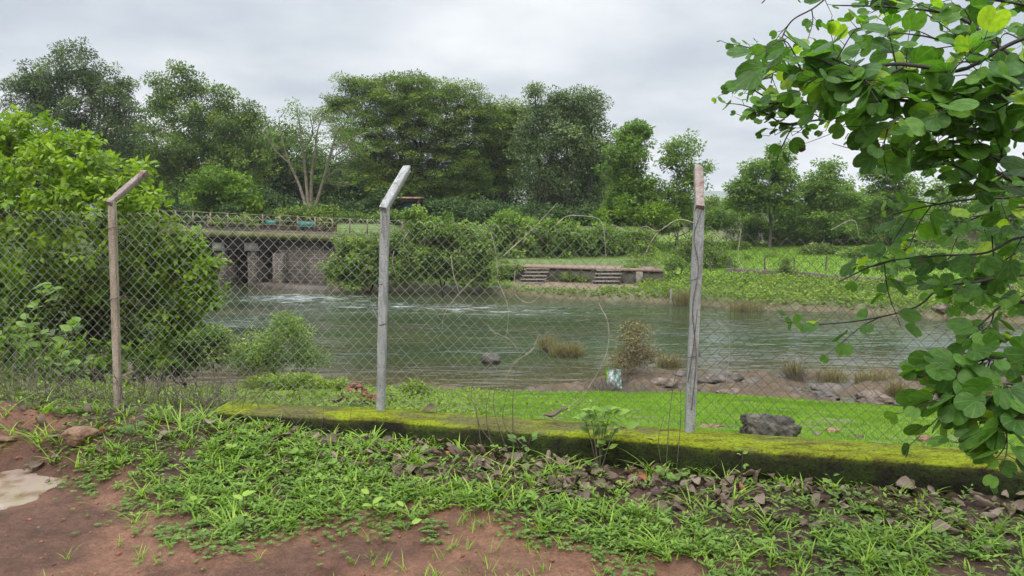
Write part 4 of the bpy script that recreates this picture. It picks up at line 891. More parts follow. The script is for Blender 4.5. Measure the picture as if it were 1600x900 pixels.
# mud and rock shelf boulders
GB = 'flat boulders along the near shore'
spots = [(1030, 600, .5, 'muddy slab left of the right-hand post'), (1120, 592, .62, 'wide muddy slab just right of the right-hand post'), (1190, 598, .45, 'rounded brown slab in the middle of the near shore'), (1150, 612, .4, 'low dark slab at the lawn edge'), (1300, 605, .5, 'tan flat rock beside the shallow pool'),
         (1290, 618, .4, 'dark slab touching the lawn below the tan rock'), (1370, 622, .5, 'broad brown slab left of the drowned reeds'), (1420, 630, .4, 'dark jagged rock close to the hanging leaves'), (1235, 608, .3, 'small wet rock between two slabs'), (1480, 625, .4, 'brown rock under the hanging leaves'), (1070, 585, .35, 'far muddy hump behind the right-hand post'), (830, 608, .3, 'low wet slab at the middle water edge')]
for k, (x, y, r, lb) in enumerate(spots):
    c = G(x, y, WZ + .05); rock('shore_slab', lb, (c[0], c[1], WZ - .02), (r, r * .72, r * .34), M['wet_rock'] if k % 3 else M['brown_rock'], 20 + k, GB, sink=.35, amp=.6, sub=4)
for k, (x, y, lb) in enumerate(((1490, 478, 'pinkish rubble rock at the far right shore'), (1470, 488, 'dark rock at the far right waterline'), (1515, 490, 'brown rock at the far right waterline behind the leaves'))):
    c = G(x, y, -2.4); rock('shore_rock', lb, c, (.45, .35, .25), M['red_rock'] if k == 0 else M['brown_rock'], 40 + k, 'rocks at the far right shore', amp=.6)

# ------------------------------------------------------------------ DRY CLUMPS, DEBRIS
def blades(pos, n_seg, length, width, lean, curve, az=None):
    """arched blades: (n,3) bases -> ribbon strips"""
    n = len(pos); az = rng.random(n) * 2 * np.pi if az is None else az
    dx = np.stack([np.cos(az), np.sin(az), np.zeros(n)], -1); sd_ = np.stack([-np.sin(az), np.cos(az), np.zeros(n)], -1)
    t = np.linspace(0, 1, n_seg + 1)[None, :, None]; L = length[:, None, None]
    hor = lean[:, None, None] * t + curve[:, None, None] * t ** 2; ver = t * (1 - .45 * curve[:, None, None] * t)
    c = pos[:, None, :] + dx[:, None, :] * hor * L + np.array([0, 0, 1.])[None, None, :] * ver * L
    wd = width[:, None, None] * np.sqrt(np.clip(1 - t ** 1.6, 0, 1)) * .5 + 1e-4
    V = np.stack([c - sd_[:, None, :] * wd, c + sd_[:, None, :] * wd], 2).reshape(-1, 3)
    k = (n_seg + 1) * 2; j = np.arange(n_seg) * 2; f = np.stack([j, j + 1, j + 3, j + 2], -1)
    Fq = (f[None] + (np.arange(n) * k)[:, None, None]).reshape(-1, 4); return V, Fq, n_seg
def clump(label, px, py, rw, n, h, d=None, mat='dry_grass', name='dry_grass_clump', group='dry grass clumps in the shallows', z=None):
    c = G(px, py, WZ) if z is None else z; r = rw / F * c[1]
    a = rng.random(n) * 6.28; q = rng.random(n) ** .6 * r; pos = np.stack([c[0] + np.cos(a) * q, c[1] + np.sin(a) * q * .6, np.full(n, c[2] - .06)], -1)
    V, Fq, s = blades(pos, 3, h * (.6 + .7 * rng.random(n)), np.full(n, .012), .15 + .35 * rng.random(n), .3 * rng.random(n))
    return obj_props(mesh_np(name, V, Fq, M[mat], attrs={'v': ('FACE', np.repeat(rng.random(n), s))}), label, 'grass clump', group)
clump('rounded dry grass tuft in mid river right of the pointed rock', 885, 556, 26, 900, .42)
clump('thin straw-coloured tuft beside the rounded river tuft', 855, 548, 14, 260, .55)
clump('dry tuft in the water just left of the right-hand post', 1045, 572, 20, 400, .35)
clump('brown reed clump in the shallows furthest left of three', 1240, 592, 13, 200, .55)
clump('straw-coloured reeds spreading in the middle of the shallows', 1300, 594, 26, 280, .36)
clump('widest reed clump before the bright water on the right', 1365, 598, 30, 380, .38)
clump('small drowned reed clump beside the mud slabs', 1400, 618, 14, 260, .4)
clump('dry reeds just left of the hanging leaves', 1440, 594, 14, 180, .42)
clump('brownish grass tuft on the far waterline behind the right-hand post', 1072, 476, 22, 500, .75, group='dry grass on the far waterline')
clump('brown dry tuft on the far waterline below the lawn shrub', 1165, 486, 26, 500, .5, group='dry grass on the far waterline')
clump('pale dry grass at the sandy far waterline', 905, 466, 26, 500, .5, group='dry grass on the far waterline')
def twigpile(label, px, py, r, n, h):
    c = G(px, py, WZ + .05); mb = MB()
    for k in range(n):
        a = rng.random() * 6.28; q = rng.random() * r; b = c + [math.cos(a) * q, math.sin(a) * q, -.08]; dr = norm(rng.normal(size=3) * [1, 1, .5] + [0, 0, .9]); L = h * rng.uniform(.4, 1.1)
        mb.tube(spline([b, b + dr * L * .5 + rng.normal(size=3) * .04, b + dr * L + rng.normal(size=3) * .06], 6), np.linspace(.008, .003, 6), 4)
    return obj_props(mb.build('driftwood_tangle', M['twig']), label, 'driftwood', 'tangles of drift twigs')
twigpile('tangle of drift twigs holding the plastic bag', 945, 612, .35, 150, .5); twigpile('tangle of drift twigs under the yellowish water bush', 985, 600, .5, 150, .4); twigpile('small dark twig tangle in the shallows beside the brown reeds', 1242, 592, .22, 90, .7)
M['plastic'] = simple_mat('plastic_bag', (.10, .22, .18), (.62, .66, .66), 9, .3, pos=(.42, .56)); M['plastic2'] = simple_mat('lime_plastic', (.25, .4, .06), (.4, .55, .1), 6, .35)
def bag(label, px, py, s, mat, z):
    c = G(px, py, z); n = 14; u, v = np.meshgrid(np.linspace(0, 1, n), np.linspace(0, 1, n)); 
    x = (u - .5) * s[0] * (1 - .25 * v) + .04 * (fbm(u * 4, v * 4, 61) - .5); zz = v * s[1]; y = .12 * (fbm(u * 5, v * 5, 62) - .5) + .05 * np.sin(u * 9)
    V = np.stack([x + c[0], y + c[1], zz + c[2]], -1).reshape(-1, 3); idx = np.arange(n * n).reshape(n, n); q = np.stack([idx[:-1, :-1], idx[:-1, 1:], idx[1:, 1:], idx[1:, :-1]], -1).reshape(-1, 4)
    V2 = V + [0, .05, 0]; o = mesh_np('plastic_bag', np.concatenate([V, V2]), np.concatenate([q, q[:, ::-1] + n * n]), mat); obj_props(o, label, 'plastic bag')
bag('crumpled white and green plastic bag caught on drift twigs', 960, 607, (.36, .44), M['plastic'], WZ + .05)
bag('lime green scrap of plastic beside the white bag', 949, 596, (.1, .34), M['plastic2'], WZ + .15)
bag('scrap of white plastic snagged low in the yellowish bush', 979, 552, (.14, .16), M['plastic'], WZ + .5)

# ------------------------------------------------------------------ GROUND COVER
def inpix(pos, m=60):
    x, y = proj(pos); return (x > -m) & (x < 1600 + m) & (y < 900 + 40)
def lawn(name, label, n, xr, yr, dens, h, wd, mat='lawn', seg=1):
    x = rng.uniform(*xr, n); y = yr[0] + (yr[1] - yr[0]) * rng.random(n) ** 1.35; k = rng.random(n) < dens(x, y); x, y = x[k], y[k]
    p = np.stack([x, y, height(x, y) - .004], -1); p = p[inpix(p)]; n = len(p)
    sc = np.clip(p[:, 1] / 9, .8, 3.)
    V, Fq, s = blades(p, seg, h * sc ** .5 * (.5 + rng.random(n)), wd * sc, .6 * rng.random(n), .4 * rng.random(n))
    v = np.clip(.9 * fbm(p[:, 0] * 1.6, p[:, 1] * 1.6, 66) + .45 * (rng.random(n) - .5), 0, 1)
    return obj_props(mesh_np(name, V, Fq, M[mat], attrs={'v': ('FACE', np.repeat(v, s))}), label, 'grass', kind='stuff')
def dl(x, y):
    d = sm(-.75, .1, x + .3 * (fbm(x * 3, y * 3, 67) - .5)) * (y > fence_y(x) + .06) * (1 - sm(-.35, .05, y - yS(x) + .5 * (fbm(x * 2, x * 0, 80) - .5)))
    bare = sm(.60, .68, fbm(x * 2.5, y * 2.5, 77)); bare2 = sm(.56, .66, fbm(x * 1.2, y * 1.2, 78)) * sm(2.5, 6, x)
    return d * (1 - .8 * bare) * (1 - .55 * bare2)
lawn('lawn_grass', 'short vivid green grass behind the mossy kerb', 420000, (-1.2, 11.5), (4.2, 16.2), dl, .032, .008)
def df(x, y):
    s = y - yfar(x); return sm(2.5, 6, s) * sm(6.6, 8.5, x) * (y < 58.5)
x = rng.uniform(6, 45, 170000); y = rng.uniform(29, 59, 170000); k = rng.random(170000) < df(x, y); p = np.stack([x[k], y[k], height(x[k], y[k])], -1); p = p[inpix(p)]; n = len(p)
V, Fq, s = blades(p, 1, .05 + .07 * rng.random(n), np.full(n, .035), .5 * rng.random(n), .3 * rng.random(n))
obj_props(mesh_np('far_lawn_grass', V, Fq, M['lawn'], attrs={'v': ('FACE', rng.random(n) * .7)}), 'bright green grass on the far bank', 'grass', kind='stuff')
def cover(name, label, n, xr, yr, dens, h, size, mat, tpl='dia'):
    x = rng.uniform(*xr, n); y = rng.uniform(*yr, n); k = rng.random(n) < dens(x, y); x, y = x[k], y[k]; n = len(x)
    hh = h * (.3 + fbm(x * 1.2, y * 1.2, 68)) * (1 - .75 * ((x > -1.5) & (x < 6.5) & (y > 25))); p = np.stack([x, y, height(x, y) + rng.random(n) * hh], -1); m_ = inpix(p); p = p[m_]; n = len(p)
    T, TF = {'dia': (T_dia, F_dia), 'leaf': (T_leaf, F_leaf)}[tpl]; nr_ = randdir(n) * .8; nr_[:, 2] = 1
    V, Fs = scatter(T, TF, p, randdir(n) * [1, 1, .5], nr_, size * (.6 + .8 * rng.random(n)))
    v = np.clip(.15 + .5 * fbm(p[:, 0] * .9, p[:, 1] * .9, 69) + .5 * (rng.random(n) - .4), 0, 1)
    return obj_props(mesh_np(name, V, Fs, M[mat], attrs={'v': ('FACE', fattr(v, TF))}), label, 'ground cover', kind='stuff')
cover('bank_undergrowth', 'leafy green ground cover along the far bank', 150000, (-12, 34), (26, 42), lambda x, y: (1 - sm(5, 8, y - yfar(x)) * sm(7, 9, x)) * ((y - yfar(x)) > .25) * (1 - ((x > -.2) & (x < 4.2) & (y - yfar(x) > .7)) * .97 - ((x >= 4.2) & (x < 6.2) & (y - yfar(x) > 2.0)) * .97) * (y < np.where(x < 8, 40.3, 42)), .34, .13, 'cover')
cover('embankment_undergrowth', 'leafy scrub on the brown embankment', 60000, (6, 60), (58, 74), lambda x, y: .4 * (fbm(x * .5, y * .5, 83) > .5) + (y > 66) * .5, .5, .25, 'cover')
cover('slope_undergrowth', 'low green weeds on the slope to the river', 170000, (-12, 1.2), (5., 17), lambda x, y: (y > fence_y(x) + .1) * (y < yE(x) - .3) * (1 - .95 * sm(-.8, -.1, x)) * (fbm(x * 1.4, y * 1.4, 85) > .40), .12, .045, 'cover')
# ------------------------------------------------------------------ FOREGROUND WEEDS
def weed_density(x, y):
    e = y - mud_edge(x) + .30 * (fbm(x * 3.5, y * 3.5, 87) - .5)
    d = sm(-.06, .16, e) * (.35 + .9 * sm(.34, .55, fbm(x * 2.3, y * 2.3, 88)))
    yfr = fence_y(x) - bw(x); litter = sm(-.66, -.46, y - yfr + .2 * (fbm(x * 2, x * 0, 89) - .5)) * sm(-1.6, -.4, x)
    d = d * (1 - .76 * litter)
    left = sm(-2.2, -2.7, x); d = d * (1 - .72 * left * sm(.3, .7, e))
    return np.clip(d, 0, 1) * (y < yfr - .02)
def sample(n, dens, xr=(-4.6, 3.9), yr=(2.55, 5.3)):
    x = rng.uniform(*xr, n); y = rng.uniform(*yr, n); k = rng.random(n) < dens(x, y); p = np.stack([x[k], y[k], height(x[k], y[k])], -1); return p[inpix(p, 90)]
# arching grass tufts
tp_ = sample(4600, weed_density); per = 7; ii = np.repeat(np.arange(len(tp_)), per); n = len(ii)
h_ = (.045 + .075 * rng.random(len(tp_)) * (.6 + .8 * fbm(tp_[:, 0] * 3, tp_[:, 1] * 3, 92)))[ii] * (.6 + .6 * rng.random(n))
V, Fq, s = blades(tp_[ii] + rng.normal(size=(n, 3)) * [.011, .011, 0], 3, h_, .005 + .006 * rng.random(n), .25 + .6 * rng.random(n), .15 + .8 * rng.random(n))
v = np.clip(.22 + .45 * rng.random(len(tp_))[ii] + .3 * rng.random(n), 0, 1)
obj_props(mesh_np('foreground_grass', V, Fq, M['grass'], attrs={'v': ('FACE', np.repeat(v, s))}), 'fresh green grass tufts between the mud and the kerb', 'grass', kind='stuff')
tg_ = sample(1500, lambda x, y: (y < fence_y(x) - bw(x) - .03) * (y > fence_y(x) - bw(x) - .45) * (fbm(x * 2.6, y * 2, 99) > .5) * np.interp(x, [-4, -2, -1, .6, 3.5], [.5, .6, .5, .3, .15])); per = 8; ii = np.repeat(np.arange(len(tg_)), per); n = len(ii)
V, Fq, s = blades(tg_[ii] + rng.normal(size=(n, 3)) * [.016, .016, 0], 4, .09 + .12 * rng.random(n), .006 + .005 * rng.random(n), .3 + .4 * rng.random(n), .4 + .8 * rng.random(n))
obj_props(mesh_np('tall_grass', V, Fq, M['grass'], attrs={'v': ('FACE', np.repeat(.3 + .6 * rng.random(n), s))}), 'taller arching grass against the kerb', 'grass', kind='stuff')
# leafy sprigs: lance-shaped leaves along short stems
sp0 = sample(19000, weed_density); per = 6; ii = np.repeat(np.arange(len(sp0)), per); n = len(ii); hh = (.02 + .06 * rng.random(len(sp0)))
ld = norm(rng.normal(size=(len(sp0), 3)) * [1, 1, 0] + [0, 0, .9]); t = np.tile(np.linspace(.3, 1.1, per), len(sp0)); az = np.tile(np.arange(per) * 2.4, len(sp0)) + np.repeat(rng.random(len(sp0)) * 6, per)
pos = sp0[ii] + ld[ii] * (hh[ii] * t)[:, None]; ax = np.stack([np.cos(az), np.sin(az), .15 + .5 * rng.random(n)], -1)
nr_ = randdir(n) * .3; nr_[:, 2] = 1
V, Fs = scatter(T_leaf * [1, .62, 1], F_leaf, pos, ax, nr_, .022 + .030 * rng.random(n)); v = np.clip(.15 + .5 * rng.random(len(sp0))[ii] + .3 * rng.random(n), 0, 1)
obj_props(mesh_np('foreground_weeds', V, Fs, M['weed'], attrs={'v': ('FACE', fattr(v, F_leaf))}), 'leafy low weeds between the mud and the kerb', 'weeds', kind='stuff')
# broader weeds here and there
bw_ = sample(520, weed_density); per = 6; ii = np.repeat(np.arange(len(bw_)), per); n = len(ii); a = np.tile(np.arange(per) * 2.4, len(bw_)) + np.repeat(rng.random(len(bw_)) * 6, per); hb = .02 + .05 * rng.random(len(bw_))
nr_ = randdir(n) * .4; nr_[:, 2] += 1; nr_[:, 1] -= .3
V, Fs = scatter(T_big, F_BIG, bw_[ii] + np.stack([0 * a, 0 * a, hb[ii] * (.5 + .6 * rng.random(n))], -1), np.stack([np.cos(a), np.sin(a), .1 + .4 * rng.random(n)], -1), nr_, (.025 + .03 * rng.random(len(bw_)))[ii] * (.7 + .5 * rng.random(n)))
obj_props(mesh_np('broadleaf_weeds', V, Fs, M['weed'], attrs={'v': ('FACE', fattr(np.clip(.1 + .75 * rng.random(len(bw_))[ii] + .15 * rng.random(n), 0, 1), F_BIG))}), 'broader leaved weeds among the grass near the kerb', 'weeds', kind='stuff')
# round small-leaved creeping weed, reaching over the mud edge
def creep(x, y):
    e = y - mud_edge(x); d = sm(-.6, .1, e + .5 * (fbm(x * 2.4, y * 2.4, 95) - .55)) * (fbm(x * 4, y * 4, 96) > .45); return d * weed_density(x, y + .25).clip(.06, 1)
cp = sample(42000, creep); n = len(cp); cp[:, 2] += .008 + .02 * rng.random(n); nr_ = randdir(n) * .45; nr_[:, 2] = 1; per = 4; ii = np.repeat(np.arange(n), per); a = np.tile(np.arange(4) * 1.57, n) + np.repeat(rng.random(n) * 6, 4)
V, Fs = scatter(T_leaf * [1, 1.15, 1], F_leaf, cp[ii], np.stack([np.cos(a), np.sin(a), .2 * rng.random(n * 4)], -1), nr_[ii], .011 + .014 * rng.random(n * 4)); v = np.clip(.05 + .35 * rng.random(n)[ii] + .25 * rng.random(n * 4), 0, 1)
obj_props(mesh_np('creeping_weeds', V, Fs, M['weed'], attrs={'v': ('FACE', fattr(v, F_leaf))}), 'small round-leaved creeping weeds at the mud edge', 'weeds', kind='stuff')
# sparse seedlings of grass on the mud
sg = sample(900, lambda x, y: (y < mud_edge(x) + .1) * (.25 + .75 * (fbm(x * 1.8, y * 1.8, 97) > .5)) * ((x > -2.) | (y < 3.4)), yr=(2.5, 4.2)); per = 6; ii = np.repeat(np.arange(len(sg)), per); n = len(ii)
V, Fq, s = blades(sg[ii] + rng.normal(size=(n, 3)) * [.012, .012, 0], 3, .03 + .05 * rng.random(n), np.full(n, .0045), .3 + .4 * rng.random(n), .6 * rng.random(n))
obj_props(mesh_np('mud_grass', V, Fq, M['grass'], attrs={'v': ('FACE', np.repeat(.3 + .6 * rng.random(n), s))}), 'scattered grass seedlings on the bare red mud', 'grass', kind='stuff')
# ------------------------------------------------------------------ LEAF LITTER, PEBBLES, TWIGS
def curled(n_u=7, n_v=5, curl=1.2, seed=0):
    u, v = np.meshgrid(np.linspace(0, 1, n_u), np.linspace(-1, 1, n_v)); wdt = .42 * np.sin(np.pi * np.clip(u, .02, .98)) ** .7
    th = v * curl; x = u - .5 + .04 * np.sin(v * 5); y = wdt * np.sin(th) / max(curl, .3); z = wdt * (1 - np.cos(th)) / max(curl, .3) + .16 * np.sin(u * 3.1 + seed) + .05 * np.sin(u * 9 + v * 3 + seed)
    idx = np.arange(n_u * n_v).reshape(n_v, n_u); q = np.stack([idx[:-1, :-1], idx[:-1, 1:], idx[1:, 1:], idx[1:, :-1]], -1).reshape(-1, 4)
    return np.stack([x, y, z], -1).reshape(-1, 3), q
def litter_d(x, y):
    yfr = fence_y(x) - bw(x); a = y - yfr; return sm(-.72, -.4, a + .25 * (fbm(x * 2.2, y * 2.2, 98) - .5)) * (a < -.02) * np.interp(x, [-4.5, -2.2, -1.5, -.6, 3.5], [.07, .12, .22, .55, .8])
lp = sample(12000, litter_d); mbs = []; V_ = []; Q_ = []; n0 = 0; vv = []
for k in range(5):
    T, TF = curled(curl=.5 + .45 * k, seed=k); p = lp[k::5]; n = len(p); p = p + [0, 0, 1] * (.012 + .06 * rng.random((n, 1)) * np.clip((p[:, 1:2] - fence_y(p[:, 0:1]) + 1.), 0, 1))
    nr_ = randdir(n) * .55; nr_[:, 2] += 1 * np.sign(rng.random(n) - .35); V, Fs = scatter(T, TF, p, randdir(n) * [1, 1, .35], nr_, .035 + .075 * rng.random(n) ** 1.5)
    V_.append(V); Q_.append(Fs[0] + n0); n0 += len(V); vv.append(np.repeat(np.where(rng.random(n) < .02, 1, .1 + .75 * rng.random(n)), len(TF)))
obj_props(mesh_np('leaf_litter', np.concatenate(V_), np.concatenate(Q_), M['dead_leaf'], attrs={'v': ('FACE', np.concatenate(vv))}, smooth=True), 'brown curled dead leaves heaped along the kerb', 'leaf litter', kind='stuff')
for k, (px, py, s_, lb, z) in enumerate(((592, 672, .17, 'arched grey dead leaf against the kerb below the middle post', None), (868, 652, .17, 'big curled dead leaf lying on top of the moss', BT), (386, 650, .15, 'brown curled leaf standing at the left end of the kerb', None), (672, 645, .09, 'small dark dead leaf on the moss right of the middle post', BT),
                                (527, 630, .12, 'dark curled leaf on the moss left of the middle post', BT), (437, 690, .14, 'grey folded dead leaf in the grass near the kerb end', None), (770, 700, .14, 'grey-brown dead leaf pile-topper under the bare stems', None), (620, 700, .13, 'brown dead leaf just below the arched grey one', None),
                                (1470, 745, .13, 'pale brown dead leaf below the right end of the kerb', None), (1105, 745, .12, 'dead leaf at the kerb base by the right-hand post', None), (865, 775, .11, 'tan dead leaf lying in the middle of the weeds', None), (1018, 692, .05, 'black leaf scrap on the moss left of the right-hand post', BT))):
    c = onground(px, py, 2.8, 9) if z is None else G(px, py, z); T, TF = curled(11, 9, 1.3 + .5 * math.sin(k), k * 1.7)
    V, Fs = scatter(T, TF, np.array([c + [0, 0, .03]]), np.array([[math.cos(k * 1.3), math.sin(k * 1.3), .15] if z is None else [1., .25, .05]]), np.array([[.1, -.5, -1. if k % 3 else 1.]]), np.array([[s_, s_, s_ * .55]]))
    if V[:, 2].min() < c[2] - .01: V[:, 2] += c[2] - .005 - V[:, 2].min()
    obj_props(mesh_np('dead_leaf', V, Fs, M['dead_leaf'], attrs={'v': ('FACE', np.full(len(TF), .35 + .4 * (k % 3) / 3))}, smooth=True), lb, 'dead leaf', 'single dead leaves by the kerb')
bm = bmesh.new(); bmesh.ops.create_icosphere(bm, subdivisions=2, radius=1.); TI = np.array([v.co[:] for v in bm.verts]); TIF = np.array([[v.index for v in f.verts] for f in bm.faces]); bm.free()
TI = TI * (1 + .35 * (fbm(TI[:, 0] * 3 + 5, TI[:, 1] * 3 + TI[:, 2] * 2, 7)[:, None] - .5))
pb = sample(9000, lambda x, y: np.where(y < mud_edge(x) + .05, .22, .10) + .5 * sm(-.8, -.3, y - fence_y(x) + bw(x)) * (x < -1.6)); n = len(pb)
V, Fs = scatter(TI, TIF, pb, randdir(n) * [1, 1, .3], np.tile([0, 0, 1.], (n, 1)) + .3 * randdir(n), (.0025 + .012 * rng.random(n) ** 3.5)[:, None] * [1.2, 1, .7])
obj_props(mesh_np('pebbles', V, Fs, M['red_clay']), 'red-brown pebbles and clods on the mud', 'pebbles', kind='stuff')
# twig brush at the left foot of the fence
mb = MB()
for k in range(430):
    px = rng.uniform(-160, 380) if k % 5 else rng.uniform(0, 560); c = FP(px, 620, rng.uniform(-.25, .7)); c[2] = float(height(c[0], c[1])) - .02; L = rng.uniform(.12, .5) * np.interp(px, [0, 400, 560], [1, .8, .5]); dr = norm(rng.normal(size=3) * [.9, .5, .3] + [0, 0, 1.]); 
    p = spline([c, c + dr * L * .5 + rng.normal(size=3) * .03, c + dr * L + rng.normal(size=3) * .08], 6); mb.tube(p, np.linspace(.003, .0012, 6), 4)
    for q in range(2):
        s0 = p[rng.integers(2, 5)]; d2 = norm(rng.normal(size=3)); mb.tube([s0, s0 + d2 * L * .2, s0 + d2 * L * .35 + [0, 0, .02]], [.0018, .0014, .001], 3)
obj_props(mb.build('twig_undergrowth', M['twig']), 'bare brown twigs and dead stems along the left foot of the fence', 'twigs', kind='stuff')
# ------------------------------------------------------------------ PLANTS AT THE FENCE
def broad_plant(name, label, stems, leaf, n_per, mat='weed', group=None, spread=.06, vr=(.2, .8), cat='plant', stem_r=.004, off=0., tpl=None):
    """stems: pixel polylines (base first) on the fence plane shifted by off"""
    mb = MB(); pos = []; ax = []
    b0 = None
    for st_ in stems:
        pts = [FP(x, y, off) for x, y in st_]
        gz = float(height(pts[0][0], pts[0][1])); 
        if pts[0][2] - gz < .35: pts[0][2] = gz - .01
        if b0 is None: b0 = pts[0].copy()
        pts = [p + rng.normal(size=3) * [0, .02, 0] for p in pts]; p = spline(pts, 16); mb.tube(p, np.linspace(stem_r, stem_r * .4, 16), 5)
        for k in range(n_per):
            t = rng.uniform(.3, 1.); i = int(t * 15); a = k * 2.4 + rng.random(); pos.append(p[i] + rng.normal(size=3) * .004); ax.append([math.cos(a), math.sin(a), .25 + .3 * rng.random()])
    e = empty(name, tuple(b0), label, cat, group); mb.build('stem', M['twig'], e)
    pos = np.array(pos); ax = norm(np.array(ax)); n = len(pos); nr_ = randdir(n) * .35; nr_[:, 2] += 1; nr_[:, 1] -= .45
    V, Fs = scatter(T_big, F_BIG, pos + ax * spread * rng.random((n, 1)) * .4, ax, nr_, leaf * (.55 + .6 * rng.random(n))); v = rng.uniform(*vr, n)
    mesh_np('foliage', V, Fs, M[mat], e, {'v': ('FACE', fattr(v, F_BIG))}); return e
broad_plant('broadleaf_weed', 'tall broad-leaved weed growing through the fence at the far left', [[(70, 612), (66, 540), (62, 480), (75, 450)], [(88, 612), (95, 560), (110, 520), (128, 500)], [(60, 600), (45, 530), (40, 470), (50, 440)]], .10, 16, off=.15, spread=.1)
broad_plant('broadleaf_weed', 'broad-leaved weed with a spray reaching toward the brown post', [[(105, 615), (112, 585), (130, 565), (158, 560)], [(100, 615), (98, 590), (104, 570)]], .075, 9, off=.1)
broad_plant('sapling', 'leafy sapling in front of the kerb between the two grey posts', [[(938, 705), (936, 675), (932, 650), (928, 640)], [(936, 690), (950, 660), (965, 652)], [(936, 690), (918, 668), (908, 655)], [(937, 690), (945, 655), (955, 640)], [(936, 695), (960, 675), (985, 668)], [(936, 695), (925, 660), (915, 640)]], .075, 11, off=-.4, vr=(.35, .9))
broad_plant('seedling', 'young seedling with heart-shaped leaves at the kerb base, right part', [[(1308, 800), (1305, 770), (1298, 745)], [(1308, 800), (1318, 778), (1325, 770)]], .045, 7, off=-.55, vr=(.2, .7), stem_r=.002)
broad_plant('seedling', 'light green seedling in the dead leaves left of the heart-leaved one', [[(1160, 735), (1158, 712), (1160, 700)]], .04, 5, off=-.45, stem_r=.002)
broad_plant('seedling', 'seedling with grey-green leaves below the bare stems', [[(820, 705), (826, 690), (835, 680)], [(820, 705), (808, 692), (802, 684)]], .05, 7, off=-.45, vr=(.1, .5), stem_r=.002)
broad_plant('seedling', 'yellow-green broad seedling in the weeds below the middle post', [[(583, 800), (582, 785), (580, 772)]], .07, 5, off=-1.2, vr=(.85, 1.), stem_r=.002)
broad_plant('seedling', 'lime-coloured seedling left of centre in the weeds', [[(382, 800), (380, 785), (378, 775)]], .055, 4, off=-1.5, vr=(.85, 1.), stem_r=.002)
broad_plant('seedling', 'lone bright leaf seedling on the mud edge below the yellow-green one', [[(636, 812), (636, 804), (634, 798)]], .05, 2, off=-1.35, vr=(.9, 1.), stem_r=.002)
broad_plant('seedling', 'dark bluish-green weed tuft near the clay boulder', [[(200, 690), (205, 675), (215, 665)], [(200, 690), (190, 675), (182, 668)]], .05, 9, off=-.7, vr=(.0, .25), stem_r=.002)
broad_plant('seedling', 'soft green seedling in the weeds under the right-hand post', [[(1045, 765), (1042, 745), (1035, 730)], [(1045, 765), (1055, 748), (1062, 742)]], .05, 8, off=-.6, vr=(.2, .6), stem_r=.002)
def dry_stems(label, polys, r=.003, mat='dry_vine', off=-.05, name='dry_vine', cat='vine', group='dry vines tangled in the fence'):
    mb = MB()
    for pl in polys:
        pts = np.array([FP(x, y, off) for x, y in pl]); pts += rng.normal(size=pts.shape) * .008; p = spline(pts, 24); mb.tube(p, np.linspace(r, r * .45, 24), 5)
    return obj_props(mb.build(name, M[mat]), label, cat, group)
dry_stems('looping pale dry vine hanging in a U right of the middle post', [[(804, 420), (806, 458), (825, 473), (848, 455), (853, 430)]], .003)
dry_stems('pale dry vine curling down left of the looping one', [[(735, 440), (712, 465), (693, 490), (691, 518)], [(700, 400), (712, 430), (718, 460)]], .0028)
dry_stems('straight dry stick slanting up over the fence top', [[(790, 402), (830, 362), (874, 317)]], .004)
dry_stems('arched dry vine rising above the fence top', [[(868, 352), (885, 340), (911, 334), (932, 340), (944, 356), (946, 400)]], .003)
dry_stems('long dry vine sweeping from the mid fence down to the kerb', [[(937, 475), (949, 504), (945, 553), (915, 612), (870, 650), (842, 700)], [(840, 690), (862, 708), (870, 722)]], .003)
dry_stems('knot of grey dry stems in the centre of the slack netting', [[(778, 440), (794, 480), (792, 535)], [(769, 368), (776, 395), (781, 430)], [(836, 542), (803, 568), (790, 600)], [(760, 500), (775, 520), (800, 530), (812, 560)], [(845, 520), (830, 548), (800, 562), (785, 600)]], .0026)
dry_stems('group of dark bare stems growing up against the kerb in the centre', [[(752, 700), (742, 640), (734, 616), (746, 568)], [(768, 705), (757, 650), (765, 610)], [(801, 700), (805, 620), (812, 574)], [(790, 700), (775, 640), (776, 600)], [(820, 700), (790, 660), (795, 600)], [(775, 700), (748, 665), (738, 630)]], .0035, 'twig', -.28, 'dry_shrub', 'dry shrub', 'bare-stemmed shrubs by the fence')
dry_stems('pair of dark bare stems rising left of the right-hand post', [[(1043, 735), (1048, 660), (1053, 600), (1060, 560)], [(1055, 735), (1062, 660), (1066, 610)], [(1035, 735), (1030, 690), (1037, 650)]], .003, 'twig', -.3, 'dry_shrub', 'dry shrub', 'bare-stemmed shrubs by the fence')
dry_stems('thin pale straw leaning on the left end of the kerb', [[(427, 700), (436, 650), (446, 606)]], .0025, 'dry_vine', -.25, 'dry_shrub', 'dry shrub', 'bare-stemmed shrubs by the fence')
dry_stems('thin upright dark stem before the middle post', [[(547, 690), (548, 650), (552, 620)], [(500, 690), (506, 650), (504, 630)]], .0024, 'twig', -.25, 'dry_shrub', 'dry shrub', 'bare-stemmed shrubs by the fence')
dry_stems('dark dead vine twisted around the right-hand post', [[(1080, 640), (1089, 560), (1080, 480), (1094, 420), (1086, 370), (1098, 330)], [(1074, 600), (1086, 540), (1090, 480)]], .0042, 'twig', -.062, group='dry vines tangled in the fence')
dry_stems('pale dry vine along the fence top left of the right-hand post', [[(1085, 352), (1060, 345), (1030, 360), (1010, 350), (985, 362), (960, 352)], [(1010, 400), (1022, 370), (1040, 352)]], .0028)
dry_stems('wiry dry vine beside the middle post', [[(640, 360), (634, 380), (636, 410)], [(582, 480), (592, 500), (600, 530)], [(615, 390), (612, 410), (618, 430)]], .0026)
dry_stems('dry hanging stem at the right third of the netting', [[(1122, 500), (1140, 530), (1135, 600)], [(1160, 360), (1150, 400), (1165, 430)], [(1300, 360), (1330, 350), (1345, 372)]], .0025)

